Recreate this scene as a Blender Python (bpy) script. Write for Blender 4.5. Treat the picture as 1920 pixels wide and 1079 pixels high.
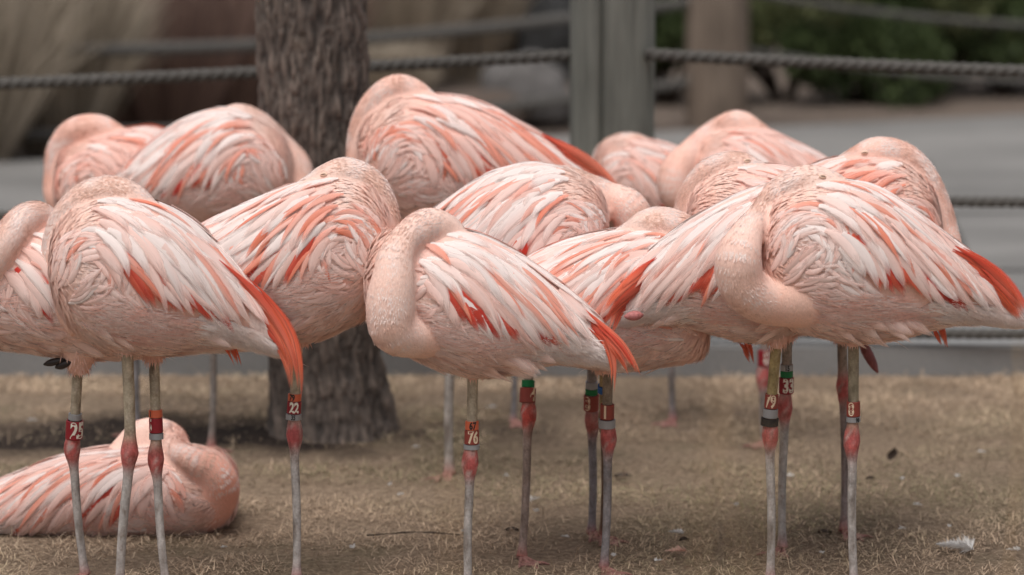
import bpy, bmesh, math, random
import numpy as np
from mathutils import Vector, Matrix, noise as mnoise

for o in list(bpy.data.objects): bpy.data.objects.remove(o, do_unlink=True)
scene = bpy.context.scene
COL = scene.collection
R = math.radians

# ---------------------------------------------------------------- camera
FPX, CAMH, HORIZ = 5700.0, 1.6, -420.0          # focal in px of a 1920 wide picture, eye height, horizon row
PITCH = math.atan((539.5 - HORIZ) / FPX)
cam_d = bpy.data.cameras.new('camera'); cam = bpy.data.objects.new('camera', cam_d); COL.objects.link(cam)
cam.location = (0, 0, CAMH); cam.rotation_euler = (R(90) - PITCH, 0, 0)
cam_d.sensor_width = 36; cam_d.lens = 36 * FPX / 1920
cam_d.clip_start = 0.1; cam_d.clip_end = 500
cam_d.dof.use_dof = True; cam_d.dof.focus_distance = 6.0; cam_d.dof.aperture_fstop = 2.15
scene.camera = cam

# ---------------------------------------------------------------- light: overcast
world = bpy.data.worlds.new('World'); scene.world = world; world.use_nodes = True
wn = world.node_tree.nodes; wl = world.node_tree.links
sky = wn.new('ShaderNodeTexSky'); sky.sky_type = 'NISHITA'; sky.sun_disc = False
SUN_EL, SUN_ROT = 70, 205
sky.sun_elevation = R(SUN_EL); sky.sun_rotation = R(SUN_ROT); sky.dust_density = 6; sky.air_density = 1.0; sky.ozone_density = 0.5
hs = wn.new('ShaderNodeHueSaturation'); hs.inputs['Saturation'].default_value = 0.36
wl.new(sky.outputs[0], hs.inputs['Color']); wl.new(hs.outputs[0], wn['Background'].inputs[0])
wn['Background'].inputs[1].default_value = 0.085
sd = bpy.data.lights.new('sun', 'SUN'); sun = bpy.data.objects.new('sun', sd); COL.objects.link(sun)
sd.energy = 1.45; sd.angle = R(45); sd.color = (1, 0.98, 0.95)
_el, _az = R(SUN_EL), R(SUN_ROT)
sun.rotation_euler = Vector((math.sin(_az) * math.cos(_el), math.cos(_az) * math.cos(_el), math.sin(_el))).to_track_quat('Z', 'Y').to_euler()
scene.view_settings.view_transform = 'Standard'; scene.view_settings.look = 'None'
scene.view_settings.gamma = 1; scene.view_settings.exposure = 0.40

rng = random.Random(7); nrs = np.random.RandomState(11)

# ---------------------------------------------------------------- picture -> place
CP, SP = math.cos(PITCH), math.sin(PITCH)
def ray(x, y):
    a, b = (x - 960) / FPX, (y - 539.5) / FPX
    return Vector((a, CP - SP * b, -SP - CP * b))
def ground(x, y, z=0.0):
    d = ray(x, y); t = (z - CAMH) / d.z
    return Vector((d.x * t, d.y * t, z))
def at(x, y, Y):
    d = ray(x, y); t = Y / d.y
    return Vector((d.x * t, Y, CAMH + d.z * t))

# ---------------------------------------------------------------- helpers
def tag(o, label=None, cat=None, group=None, kind=None):
    if label: o['label'] = label
    if cat: o['category'] = cat
    if group: o['group'] = group
    if kind: o['kind'] = kind
    return o
def empty(name, loc):
    o = bpy.data.objects.new(name, None); o.location = loc; o.empty_display_size = .05; COL.objects.link(o); return o
def link(name, me, mat=None, parent=None, smooth=True):
    if mat is not None and not me.materials: me.materials.append(mat)
    o = bpy.data.objects.new(name, me); COL.objects.link(o)
    if parent is not None: o.parent = parent
    if smooth and len(me.polygons): me.polygons.foreach_set('use_smooth', np.ones(len(me.polygons), bool))
    return o
def mesh(name, v, f):
    me = bpy.data.meshes.new(name); me.from_pydata([tuple(p) for p in v], [], f); return me
def mesh_np(name, V, F):                         # V (n,3), F (m,k) all faces alike
    me = bpy.data.meshes.new(name); k = F.shape[1]
    me.vertices.add(len(V)); me.vertices.foreach_set('co', V.astype(np.float32).ravel())
    me.loops.add(F.size); me.loops.foreach_set('vertex_index', F.astype(np.int32).ravel())
    me.polygons.add(len(F)); me.polygons.foreach_set('loop_start', np.arange(0, F.size, k, dtype=np.int32))
    me.update(calc_edges=True); return me
def vcol(me, C):
    a = me.color_attributes.new('Col', 'FLOAT_COLOR', 'POINT')
    C = np.asarray(C, np.float32)
    if C.shape[1] == 3: C = np.hstack([C, np.ones((len(C), 1), np.float32)])
    a.data.foreach_set('color', C.ravel())
def setuv(me, uv):                               # per vertex uv
    l = me.uv_layers.new(name='UVMap'); vi = np.empty(len(me.loops), np.int32); me.loops.foreach_get('vertex_index', vi)
    l.data.foreach_set('uv', np.asarray(uv, np.float32)[vi].ravel())
def tube_vf(path, radii, seg=14, cap=True, squash=1.0):
    V, F = [], []; n = len(path); prev = None
    for i, p in enumerate(path):
        t = (path[min(i + 1, n - 1)] - path[max(i - 1, 0)]).normalized()
        if prev is None:
            a = t.orthogonal().normalized()
        else:
            a = (prev - t * prev.dot(t)).normalized()
        prev = a; b = t.cross(a)
        for k in range(seg):
            c = 2 * math.pi * k / seg; V.append(p + (a * math.cos(c) + b * math.sin(c) * squash) * radii[i])
    for i in range(n - 1):
        for k in range(seg):
            k2 = (k + 1) % seg; F.append((i * seg + k, i * seg + k2, (i + 1) * seg + k2, (i + 1) * seg + k))
    if cap:
        F.append(tuple(range(seg - 1, -1, -1))); F.append(tuple((n - 1) * seg + k for k in range(seg)))
    return V, F
def catmull(P, n):                               # P array (k,d) -> n samples
    P = np.asarray(P, float); k = len(P); out = []
    for s in np.linspace(0, k - 1 - 1e-9, n):
        i = int(s); t = s - i
        p0, p1, p2, p3 = P[max(i - 1, 0)], P[i], P[min(i + 1, k - 1)], P[min(i + 2, k - 1)]
        out.append(.5 * (2 * p1 + (p2 - p0) * t + (2 * p0 - 5 * p1 + 4 * p2 - p3) * t * t + (3 * p1 - p0 - 3 * p2 + p3) * t ** 3))
    return np.array(out)

# ---------------------------------------------------------------- materials
class NT:
    def __init__(s, name):
        s.m = bpy.data.materials.new(name); s.m.use_nodes = True; s.t = s.m.node_tree; s.n = s.t.nodes; s.b = s.n['Principled BSDF']
    def new(s, ty, **kw):
        nd = s.n.new(ty)
        for k, v in kw.items():
            if hasattr(nd, k): setattr(nd, k, v)
        return nd
    def L(s, a, b): s.t.links.new(a, b)
    def noise(s, vec=None, scale=5, detail=4, rough=.6):
        nd = s.n.new('ShaderNodeTexNoise'); nd.inputs['Scale'].default_value = scale; nd.inputs['Detail'].default_value = detail; nd.inputs['Roughness'].default_value = rough
        if vec is not None: s.L(vec, nd.inputs['Vector'])
        return nd
    def mapping(s, vec, scale):
        nd = s.n.new('ShaderNodeMapping'); nd.inputs['Scale'].default_value = scale; s.L(vec, nd.inputs['Vector']); return nd.outputs[0]
    def ramp(s, fac, stops):
        nd = s.n.new('ShaderNodeValToRGB'); e = nd.color_ramp.elements
        while len(e) < len(stops): e.new(.5)
        for el, (p, c) in zip(e, stops): el.position = p; el.color = (*c, 1) if len(c) == 3 else c
        s.L(fac, nd.inputs[0]); return nd.outputs[0]
    def mix(s, a, b, fac, mode='MIX'):
        nd = s.n.new('ShaderNodeMix'); nd.data_type = 'RGBA'; nd.blend_type = mode
        for val, i in ((fac, 0), (a, 6), (b, 7)):
            if hasattr(val, 'links') or hasattr(val, 'is_linked'): s.L(val, nd.inputs[i])
            elif i == 0: nd.inputs[0].default_value = val
            else: nd.inputs[i].default_value = (*val, 1)
        return nd.outputs[2]
    def bump(s, h, strength=.3, dist=.01):
        nd = s.n.new('ShaderNodeBump'); nd.inputs['Strength'].default_value = strength; nd.inputs['Distance'].default_value = dist
        s.L(h, nd.inputs['Height']); s.L(nd.outputs[0], s.b.inputs['Normal']); return nd
def grey(a): return (a, a, a)

def m_feather():
    t = NT('feather'); uv = t.new('ShaderNodeUVMap'); at_ = t.new('ShaderNodeVertexColor', layer_name='Col')
    oi = t.new('ShaderNodeObjectInfo'); ad = t.n.new('ShaderNodeVectorMath'); ad.operation = 'ADD'
    t.L(uv.outputs[0], ad.inputs[0]); t.L(oi.outputs['Random'], ad.inputs[1])
    nz = t.noise(t.mapping(ad.outputs[0], (16, 2.2, 1)), 1.6, 3, .65)
    c = t.mix(at_.outputs[0], t.ramp(nz.outputs[0], [(.25, grey(.84)), (.5, grey(.98)), (.8, grey(1.06))]), 1.0, 'MULTIPLY')
    t.L(c, t.b.inputs['Base Color']); t.b.inputs['Roughness'].default_value = .62
    t.b.inputs['Specular IOR Level'].default_value = .22
    t.b.inputs['Sheen Weight'].default_value = .12; t.b.inputs['Sheen Roughness'].default_value = .5
    t.bump(nz.outputs[0], .25, .0015)
    tr = t.new('ShaderNodeBsdfTranslucent'); t.L(c, tr.inputs[0]); mx = t.new('ShaderNodeMixShader'); mx.inputs[0].default_value = .16
    t.L(t.b.outputs[0], mx.inputs[1]); t.L(tr.outputs[0], mx.inputs[2])
    # barbs part towards the vane edge and tip: the vane thins out there
    def mth(op, a, b=None, c=None):
        nd = t.n.new('ShaderNodeMath'); nd.operation = op
        for i, v in enumerate((a, b, c)):
            if v is None: continue
            if isinstance(v, (int, float)): nd.inputs[i].default_value = v
            else: t.L(v, nd.inputs[i])
        return nd.outputs[0]
    sx = t.new('ShaderNodeSeparateXYZ'); t.L(uv.outputs[0], sx.inputs[0])
    ed = mth('SUBTRACT', 1.0, mth('ABSOLUTE', mth('MULTIPLY_ADD', sx.outputs[0], 2.0, -1.0)))
    tp = mth('MULTIPLY', mth('SUBTRACT', 1.0, sx.outputs[1]), 1.7)
    nf = t.noise(t.mapping(ad.outputs[0], (22, 3.0, 1)), 1.5, 2, .6)
    e = mth('ADD', mth('MINIMUM', ed, tp), mth('MULTIPLY_ADD', nf.outputs[0], .9, -.42))
    al = mth('MULTIPLY_ADD', e, 1.75, .10); cl = t.n.new('ShaderNodeClamp'); t.L(al, cl.inputs[0])
    tp_ = t.new('ShaderNodeBsdfTransparent'); mo = t.new('ShaderNodeMixShader'); t.L(cl.outputs[0], mo.inputs[0]); t.L(tp_.outputs[0], mo.inputs[1]); t.L(mx.outputs[0], mo.inputs[2])
    t.L(mo.outputs[0], t.n['Material Output'].inputs[0])
    return t.m
def m_down(name, rough=.8, sc=260, lo=.82):
    t = NT(name); at_ = t.new('ShaderNodeVertexColor', layer_name='Col'); tc = t.new('ShaderNodeTexCoord')
    nz = t.noise(t.mapping(tc.outputs['Object'], (1, 1, .45)), sc, 4, .7); n2 = t.noise(tc.outputs['Object'], 14, 3, .6)
    c = t.mix(at_.outputs[0], t.ramp(nz.outputs[0], [(.3, grey(lo)), (.65, grey(1.05))]), 1.0, 'MULTIPLY')
    c = t.mix(c, t.ramp(n2.outputs[0], [(.35, (1, .93, .9)), (.65, (1.03, 1.02, 1.02))]), 1.0, 'MULTIPLY')
    t.L(c, t.b.inputs['Base Color']); t.b.inputs['Roughness'].default_value = rough; t.b.inputs['Specular IOR Level'].default_value = .15
    t.b.inputs['Sheen Weight'].default_value = .15
    t.bump(nz.outputs[0], .5, .003)
    return t.m
def m_leg():
    t = NT('leg_skin'); at_ = t.new('ShaderNodeVertexColor', layer_name='Col'); tc = t.new('ShaderNodeTexCoord')
    vo = t.new('ShaderNodeTexVoronoi'); vo.inputs['Scale'].default_value = 170; t.L(t.mapping(tc.outputs['Object'], (1, 1, 1.3)), vo.inputs['Vector'])
    n2 = t.noise(t.mapping(tc.outputs['Object'], (1, 1, .5)), 90, 4, .7)
    c = t.mix(at_.outputs[0], t.ramp(n2.outputs[0], [(.3, (.55, .5, .46)), (.5, (.95, .95, .95)), (.7, (1.15, 1.15, 1.15))]), 1.0, 'MULTIPLY')
    c = t.mix(c, t.ramp(vo.outputs['Distance'], [(.0, grey(1.05)), (.6, grey(.72))]), .7, 'MULTIPLY')
    t.L(c, t.b.inputs['Base Color']); t.b.inputs['Roughness'].default_value = .6; t.b.inputs['Specular IOR Level'].default_value = .3
    t.bump(vo.outputs['Distance'], -.6, .003); return t.m
def m_plain(name, c, rough=.5, var=.15, scale=30, metal=0):
    t = NT(name); tc = t.new('ShaderNodeTexCoord'); nz = t.noise(tc.outputs['Object'], scale, 4, .65)
    col = t.mix(tuple(x * (1 - var) for x in c), tuple(min(x * (1 + var), 1) for x in c), nz.outputs[0])
    t.L(col, t.b.inputs['Base Color']); t.b.inputs['Roughness'].default_value = rough; t.b.inputs['Metallic'].default_value = metal
    t.bump(nz.outputs[0], .15, .002); return t.m
def m_attr(name, rough=.8, trans=0.0):
    t = NT(name); at_ = t.new('ShaderNodeVertexColor', layer_name='Col'); t.L(at_.outputs[0], t.b.inputs['Base Color'])
    t.b.inputs['Roughness'].default_value = rough; t.b.inputs['Specular IOR Level'].default_value = .2
    if trans:
        tr = t.new('ShaderNodeBsdfTranslucent'); t.L(at_.outputs[0], tr.inputs[0]); mx = t.new('ShaderNodeMixShader'); mx.inputs[0].default_value = trans
        t.L(t.b.outputs[0], mx.inputs[1]); t.L(tr.outputs[0], mx.inputs[2]); t.L(mx.outputs[0], t.n['Material Output'].inputs[0])
    return t.m
M_FEATHER = m_feather(); M_DOWN = m_down('down'); M_BODY = m_down('body_plumage', .85, 300, .86); M_LEG = m_leg()
M_BAND = {k: m_plain('band_' + k, c, r, .1, 60, mt) for k, c, r, mt in (
    ('red', (.27, .012, .022), .45, 0), ('brick', (.27, .05, .036), .5, 0), ('orange', (.62, .13, .06), .45, 0), ('green', (.0, .17, .05), .45, 0),
    ('silver', (.36, .37, .39), .45, .4), ('black', (.012, .012, .014), .5, 0), ('blue', (.02, .12, .4), .45, 0))}
M_PRINT = {k: m_plain('print_' + k, c, .6, .08) for k, c in (('white', (.8, .76, .66)), ('cream', (.78, .62, .45)), ('black', (.02, .02, .02)))}
M_CLAW = m_plain('claw', (.02, .014, .013), .5, .3)
M_EYELID = m_plain('eyelid', (.74, .52, .40), .6, .15)
M_SLIT = m_plain('eye_slit', (.3, .17, .12), .5, .1)

# ================================================================ GROUND AND SETTING
def m_lawn():
    t = NT('dry_lawn'); ge = t.new('ShaderNodeNewGeometry'); p = ge.outputs['Position']
    n1 = t.noise(p, 2.2, 5, .65); n2 = t.noise(p, 60, 5, .75); n3 = t.noise(p, .9, 3, .5)
    c = t.ramp(n2.outputs[0], [(.25, (.085, .062, .045)), (.5, (.28, .205, .145)), (.75, (.48, .37, .26))])
    g = t.ramp(n2.outputs[0], [(.3, (.03, .032, .018)), (.7, (.13, .13, .062))])
    c = t.mix(c, g, t.ramp(n1.outputs[0], [(.52, grey(0)), (.72, grey(.45))]))
    c = t.mix(c, (.07, .052, .04), t.ramp(n3.outputs[0], [(.55, grey(0)), (.75, grey(.55))]))
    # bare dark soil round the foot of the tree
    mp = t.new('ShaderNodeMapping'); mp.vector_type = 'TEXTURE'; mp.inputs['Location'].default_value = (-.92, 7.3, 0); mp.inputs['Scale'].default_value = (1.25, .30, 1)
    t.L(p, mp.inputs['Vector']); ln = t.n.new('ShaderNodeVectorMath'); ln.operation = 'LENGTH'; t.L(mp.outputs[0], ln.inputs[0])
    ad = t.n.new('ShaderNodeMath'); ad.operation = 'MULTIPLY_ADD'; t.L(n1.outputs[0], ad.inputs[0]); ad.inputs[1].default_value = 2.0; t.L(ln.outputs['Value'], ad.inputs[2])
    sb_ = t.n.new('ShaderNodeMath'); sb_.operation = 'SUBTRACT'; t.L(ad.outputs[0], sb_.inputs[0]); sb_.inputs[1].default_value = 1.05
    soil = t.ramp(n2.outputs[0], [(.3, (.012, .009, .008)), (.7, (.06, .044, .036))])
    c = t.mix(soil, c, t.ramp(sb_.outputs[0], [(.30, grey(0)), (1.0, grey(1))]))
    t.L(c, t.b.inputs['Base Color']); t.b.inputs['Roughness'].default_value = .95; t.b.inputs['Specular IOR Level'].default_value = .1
    t.bump(n2.outputs[0], .8, .02); return t.m
def m_concrete(name, c, s=1.0):
    t = NT(name); ge = t.new('ShaderNodeNewGeometry'); p = ge.outputs['Position']
    n1 = t.noise(p, 1.1 * s, 5, .6); n2 = t.noise(p, 120, 4, .7); n3 = t.noise(t.mapping(p, (.5, 1.3, 1)), 1.6, 4, .6)
    col = t.mix(tuple(x * .72 for x in c), tuple(x * 1.2 for x in c), n1.outputs[0])
    col = t.mix(col, t.ramp(n3.outputs[0], [(.35, grey(.72)), (.65, grey(1.1))]), 1, 'MULTIPLY')
    col = t.mix(col, t.ramp(n2.outputs[0], [(.3, grey(.8)), (.7, grey(1.1))]), .8, 'MULTIPLY')
    t.L(col, t.b.inputs['Base Color']); t.b.inputs['Roughness'].default_value = .9; t.bump(n2.outputs[0], .3, .003); return t.m
def m_mulch():
    t = NT('mulch'); ge = t.new('ShaderNodeNewGeometry'); n = t.noise(ge.outputs['Position'], 18, 5, .75)
    t.L(t.ramp(n.outputs[0], [(.3, (.10, .075, .06)), (.55, (.20, .152, .12)), (.8, (.32, .25, .2))]), t.b.inputs['Base Color'])
    t.b.inputs['Roughness'].default_value = .95; t.bump(n.outputs[0], 1, .05); return t.m

def grid_sheet(name, x0, x1, y0, y1, nx, ny, z, mat, amp=0, sc=1):
    V = []; F = []
    for j in range(ny + 1):
        for i in range(nx + 1):
            x = x0 + (x1 - x0) * i / nx; y = y0 + (y1 - y0) * j / ny
            V.append((x, y, z + (amp * mnoise.fractal(Vector((x * sc, y * sc, 3)), 1, 2, 3) if amp else 0)))
    for j in range(ny):
        for i in range(nx):
            a = j * (nx + 1) + i; F.append((a, a + 1, a + nx + 2, a + nx + 1))
    return link(name, mesh(name, V, F), mat)
tag(grid_sheet('ground', -300, 300, -20, 480, 4, 4, -.06, m_mulch()), kind='structure')
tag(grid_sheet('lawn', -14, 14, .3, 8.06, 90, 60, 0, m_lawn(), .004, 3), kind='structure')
# concrete kerb in cast lengths
KY, KH = 8.06, .085
kerb_root = None
M_KERB = m_concrete('kerb_concrete', (.27, .267, .264), 2)
def box_mesh(name, sx, sy, sz, bev=.008):
    bm = bmesh.new(); bmesh.ops.create_cube(bm, size=1); bmesh.ops.scale(bm, vec=(sx, sy, sz), verts=bm.verts)
    bmesh.ops.bevel(bm, geom=bm.edges[:], offset=bev, segments=2, affect='EDGES'); me = bpy.data.meshes.new(name); bm.to_mesh(me); bm.free(); return me
kerb = empty('kerb', (0, KY, 0)); kerb['kind'] = 'structure'
kme = box_mesh('kerb_stone', 2.392, .30, .25); kme.materials.append(M_KERB)
for i in range(-3, 4):
    o = bpy.data.objects.new('kerb_stone', kme); COL.objects.link(o); o.parent = kerb; o.location = (i * 2.4 + .75, .155, KH - .125)
# path beyond the kerb
pw = [ground(-2600, 380), ground(4600, 95)]
e0, e1 = ground(0, 300), ground(1920, 212); dd = (e1 - e0) / (e1.x - e0.x)
xa, xb = -9, 9
V = [(xa, 8.37, -.01), (xb, 8.37, -.01), (xb, (e0 + dd * (xb - e0.x)).y, -.01), (xa, (e0 + dd * (xa - e0.x)).y, -.01)]
tag(link('path', mesh('path', V, [(0, 1, 2, 3)]), m_concrete('path_concrete', (.212, .203, .193), .8), smooth=False), kind='structure')

# joints between the cast slabs of the path
path_o = bpy.data.objects['path']; M_JOINT = m_plain('joint_filler', (.05, .048, .045), .95, .2)
def joint(x0, y0, x1, y1, w_):
    d = Vector((x1 - x0, y1 - y0, 0)).normalized(); n = Vector((-d.y, d.x, 0)) * w_
    V = [Vector((x0, y0, -.006)) - n, Vector((x1, y1, -.006)) - n, Vector((x1, y1, -.006)) + n, Vector((x0, y0, -.006)) + n]; link('joint', mesh('joint', V, [(0, 1, 2, 3)]), M_JOINT, path_o, False)
for yy in (9.75, 11.1): joint(-8.9, yy, 8.9, yy + .25, .012)
for xx in (-4.6, -3.1, -1.6, -.1, 1.4, 2.9, 4.4): joint(xx, 8.4, xx + .35, 12.3 + xx * .3, .010)
# ---- dry grass of the lawn: nobody could count it
def grass():
    n = 250000
    x = nrs.uniform(-2.2, 2.2, n); y = nrs.uniform(4.7, 8.05, n)
    keep = np.ones(n, bool)
    pn = np.array([mnoise.noise(Vector((a * 1.1, b * 1.3, 5))) for a, b in zip(x[::1], y[::1])])
    pf = np.array([mnoise.noise(Vector((a * 4, b * 5, 9))) for a, b in zip(x, y)])
    soil = ((x + .92) / 1.25) ** 2 + ((y - 7.3) / .30) ** 2 + pf * 1.5 + pn * .8
    keep &= (soil > 1) | (nrs.rand(n) < .12)
    keep &= (pf + .5 * pn > -.16) | (nrs.rand(n) < .25)
    x, y, pn, pf = x[keep], y[keep], pn[keep], pf[keep]; n = len(x)
    ang = nrs.uniform(0, 2 * np.pi, n); L = nrs.uniform(.008, .032, n) * np.where(nrs.rand(n) < .12, 1.9, 1); el = np.abs(nrs.normal(.3, .32, n)).clip(.04, 1.3); W = nrs.uniform(.0004, .0009, n)
    far = ((y - 6.6) / 1.4).clip(0, 1); W *= 1 + .5 * far
    d = np.stack([np.cos(ang) * np.cos(el), np.sin(ang) * np.cos(el), np.sin(el)], 1); s = np.stack([-np.sin(ang), np.cos(ang), np.zeros(n)], 1)
    b = np.stack([x, y, nrs.uniform(-.002, .010, n)], 1); mid = b + d * (L * .55)[:, None]; tip = b + d * L[:, None]; tip[:, 2] -= L * .25 * np.cos(el); tip[:, 2] = tip[:, 2].clip(.003)
    w = s * W[:, None]
    V = np.stack([b - w, b + w, mid + w * .9, mid - w * .9, tip], 1).reshape(-1, 3); o = np.arange(n)[:, None] * 5
    F = np.concatenate([o + np.array([[0, 1, 2]]), o + np.array([[0, 2, 3]]), o + np.array([[3, 2, 4]])])
    me = mesh_np('grass', V, F)
    t = nrs.rand(n)[:, None]; tan = np.array([.25, .178, .125]) * (1 - t) + np.array([.80, .61, .44]) * t
    green = np.array([.06, .075, .025]) * (1 - t) + np.array([.16, .17, .075]) * t
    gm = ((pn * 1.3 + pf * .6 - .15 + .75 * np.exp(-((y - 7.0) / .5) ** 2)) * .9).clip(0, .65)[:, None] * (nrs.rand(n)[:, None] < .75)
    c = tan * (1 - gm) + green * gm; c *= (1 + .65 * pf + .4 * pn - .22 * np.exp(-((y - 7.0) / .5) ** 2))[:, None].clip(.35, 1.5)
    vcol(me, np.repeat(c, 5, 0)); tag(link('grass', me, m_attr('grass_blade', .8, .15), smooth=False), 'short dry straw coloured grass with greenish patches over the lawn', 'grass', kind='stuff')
grass()

# ---- tree by the kerb
def bark_mat():
    t = NT('bark'); tc = t.new('ShaderNodeTexCoord'); at_ = t.new('ShaderNodeVertexColor', layer_name='Col')
    n = t.noise(t.mapping(tc.outputs['Object'], (1, 1, .22)), 60, 5, .7); n2 = t.noise(tc.outputs['Object'], 7, 3, .6)
    c = t.mix(at_.outputs[0], t.ramp(n.outputs[0], [(.25, grey(.5)), (.55, grey(1)), (.8, grey(1.35))]), 1, 'MULTIPLY')
    c = t.mix(c, (.12, .07, .03), t.ramp(n2.outputs[0], [(.6, grey(0)), (.75, grey(.35))]))
    t.L(c, t.b.inputs['Base Color']); t.b.inputs['Roughness'].default_value = .9; t.bump(n.outputs[0], .6, .01); return t.m
def tree():
    Y = ground(620, 832).y; base = ground(625, 832)
    root = empty('tree', (base.x, Y + .16, 0)); tag(root, 'stout tree with rough grey brown furrowed bark beside the kerb', 'tree')
    rows = [(-60, 505, 765), (0, 502, 752)]
    prof = [(845, 492, 762), (800, 500, 748), (740, 502, 735), (660, 500, 718), (560, 496, 710), (420, 488, 703), (250, 482, 697), (100, 477, 693), (0, 474, 690), (-260, 466, 682), (-700, 455, 668), (-1300, 445, 650)]
    pz, px_, pr = [], [], []
    for y, a, b in prof:
        A, B = at(a, y, Y + .16), at(b, y, Y + .16); pz.append(A.z); px_.append((A.x + B.x) / 2 - base.x); pr.append((B.x - A.x) / 2)
    nz, ns = 330, 150; zs = np.concatenate([np.linspace(-.04, 1.35, 270), np.linspace(1.35, max(pz), 60)[1:]])
    V, C = [], []
    for z in zs:
        cx = np.interp(z, pz, px_); r = np.interp(z, pz, pr)
        for k in range(ns):
            a = 2 * math.pi * k / ns; ca, sa = math.cos(a), math.sin(a)
            q = Vector((ca * 3.6, sa * 3.6, z * 10))
            wq = q + Vector((mnoise.noise(q * 2.1), mnoise.noise(q * 2.1 + Vector((9, 3, 1))), 0)) * .28
            q1 = Vector((wq.x * 2.5, wq.y * 2.5, wq.z * .8))
            dist = mnoise.voronoi(q1, distance_metric='DISTANCE')[0]; ridge = min((dist[1] - dist[0]) * 2.2, 1.0)
            fine = mnoise.noise(Vector((ca * 15, sa * 15, z * 20))) + .5 * mnoise.noise(Vector((ca * 5, sa * 5, z * 9)))
            h = (ridge ** .6) * .009 + fine * .006 + mnoise.noise(q * .5) * .008
            fl = 1 + .04 * math.exp(-max(z, 0) / .05) * (1 + .5 * math.sin(a * 5 + 1))
            rr = r * fl + h - .012; V.append((cx + ca * rr, sa * rr, z))
            m = max(0, ridge * .55 + fine * .4 + .1); C.append((.05 + .19 * m, .040 + .148 * m, .035 + .122 * m))
    F = [(i * ns + k, i * ns + (k + 1) % ns, (i + 1) * ns + (k + 1) % ns, (i + 1) * ns + k) for i in range(len(zs) - 1) for k in range(ns)]
    me = mesh('trunk', V, F); vcol(me, C); bm_ = bark_mat(); link('trunk', me, bm_, root)
    top = Vector((np.interp(max(pz), pz, px_), 0, max(pz) - .02)); rt = pr[-1]
    for k in range(5):
        a = k * 1.26 + .4; P = [top - Vector((0, 0, .3 + .05 * k))]; d = Vector((math.cos(a) * .7, math.sin(a) * .7, 1))
        for j in range(7): P.append(P[-1] + d * .22); d = (d + Vector((rng.uniform(-.25, .25), rng.uniform(-.25, .25), .1))).normalized()
        v, f = tube_vf(P, [rt * .55 * (1 - j / 8.5) for j in range(8)], 10); me = mesh('limb', v, f); vcol(me, [(.09, .07, .06)] * len(v)); link('limb', me, bm_, root)
tree()

# ---- rope fences
def m_wood(name, a, b):
    t = NT(name); tc = t.new('ShaderNodeTexCoord'); n = t.noise(t.mapping(tc.outputs['Object'], (1, 1, .06)), 55, 5, .65); n2 = t.noise(t.mapping(tc.outputs['Object'], (1, 1, .4)), 6, 3, .5)
    c = t.mix(a, b, t.ramp(n.outputs[0], [(.3, grey(0)), (.7, grey(1))])); c = t.mix(c, t.ramp(n2.outputs[0], [(.35, grey(.75)), (.65, grey(1.1))]), 1, 'MULTIPLY')
    t.L(c, t.b.inputs['Base Color']); t.b.inputs['Roughness'].default_value = .85; t.bump(n.outputs[0], .5, .006); return t.m
M_POST = m_wood('weathered_post', (.13, .132, .115), (.25, .25, .22)); M_POST2 = m_wood('brown_post', (.13, .095, .07), (.26, .2, .155))
M_ROPE = m_plain('rope_fibre', (.095, .088, .08), .9, .45, 160)
def post(parent, x, y, r, h, mat, cracks):
    V, F = [], []; ns, nz = 168, 50; zs = list(np.linspace(-.1, h - .02, nz)) + [h, h]
    for i, z in enumerate(zs):
        sc = 1 if i < nz else (.93 if i == nz else .02)
        for k in range(ns):
            a = 2 * math.pi * k / ns; rr = r * (1 + .012 * mnoise.noise(Vector((math.cos(a) * 2, math.sin(a) * 2, z * 1.2)))) + .0012 * mnoise.noise(Vector((math.cos(a) * 25, math.sin(a) * 25, z * 2)))
            for ca, wd, dp in cracks:
                off = (a - ca - .03 * mnoise.noise(Vector((z * 3, ca, 1))) + math.pi) % (2 * math.pi) - math.pi
                rr -= dp * math.exp(-(off / wd) ** 2)
            V.append((x + math.cos(a) * rr * sc, y + math.sin(a) * rr * sc, z))
    F = [(i * ns + k, i * ns + (k + 1) % ns, (i + 1) * ns + (k + 1) % ns, (i + 1) * ns + k) for i in range(len(zs) - 1) for k in range(ns)]
    link('post', mesh('post', V, F), mat, parent)
def rope(parent, A, B, r, sag, step=.012):
    A, B = Vector(A), Vector(B); L = (B - A).length; n = int(L / step); V, F = [], []
    t = (B - A).normalized(); s = t.cross(Vector((0, 0, 1))).normalized(); u = s.cross(t)
    for st in range(3):
        P = []
        for i in range(n + 1):
            q = i / n; c = A.lerp(B, q) - Vector((0, 0, sag * 4 * q * (1 - q))); a = 2 * math.pi * (q * L / (r * 5.2) + st / 3)
            P.append(c + (s * math.cos(a) + u * math.sin(a)) * r * .5)
        v, f = tube_vf(P, [r * .54] * len(P), 7); o = len(V); V += v; F += [tuple(i + o for i in q) for q in f]
    link('rope', mesh('rope', V, F), M_ROPE, parent)
FY = 8.2
fence = empty('rope_fence', (0, 0, 0)); tag(fence, 'thick twisted ropes strung from round weathered grey post behind the flock', 'rope fence')
pA, pB = at(1068, 300, FY), at(1226, 300, FY); PX, PR = (pA.x + pB.x) / 2, (pB.x - pA.x) / 2
post(fence, PX, FY + .0, PR, 1.75, M_POST, [(-math.pi / 2 - .32, .05, .035), (-math.pi / 2 + .5, .02, .004), (-math.pi / 2 + 1.0, .03, .004)])
XL, XR = -3.4, 3.6
post(fence, XL, FY, PR, 1.7, M_POST, []); post(fence, XR, FY - .35, PR, 1.7, M_POST, [])
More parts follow.
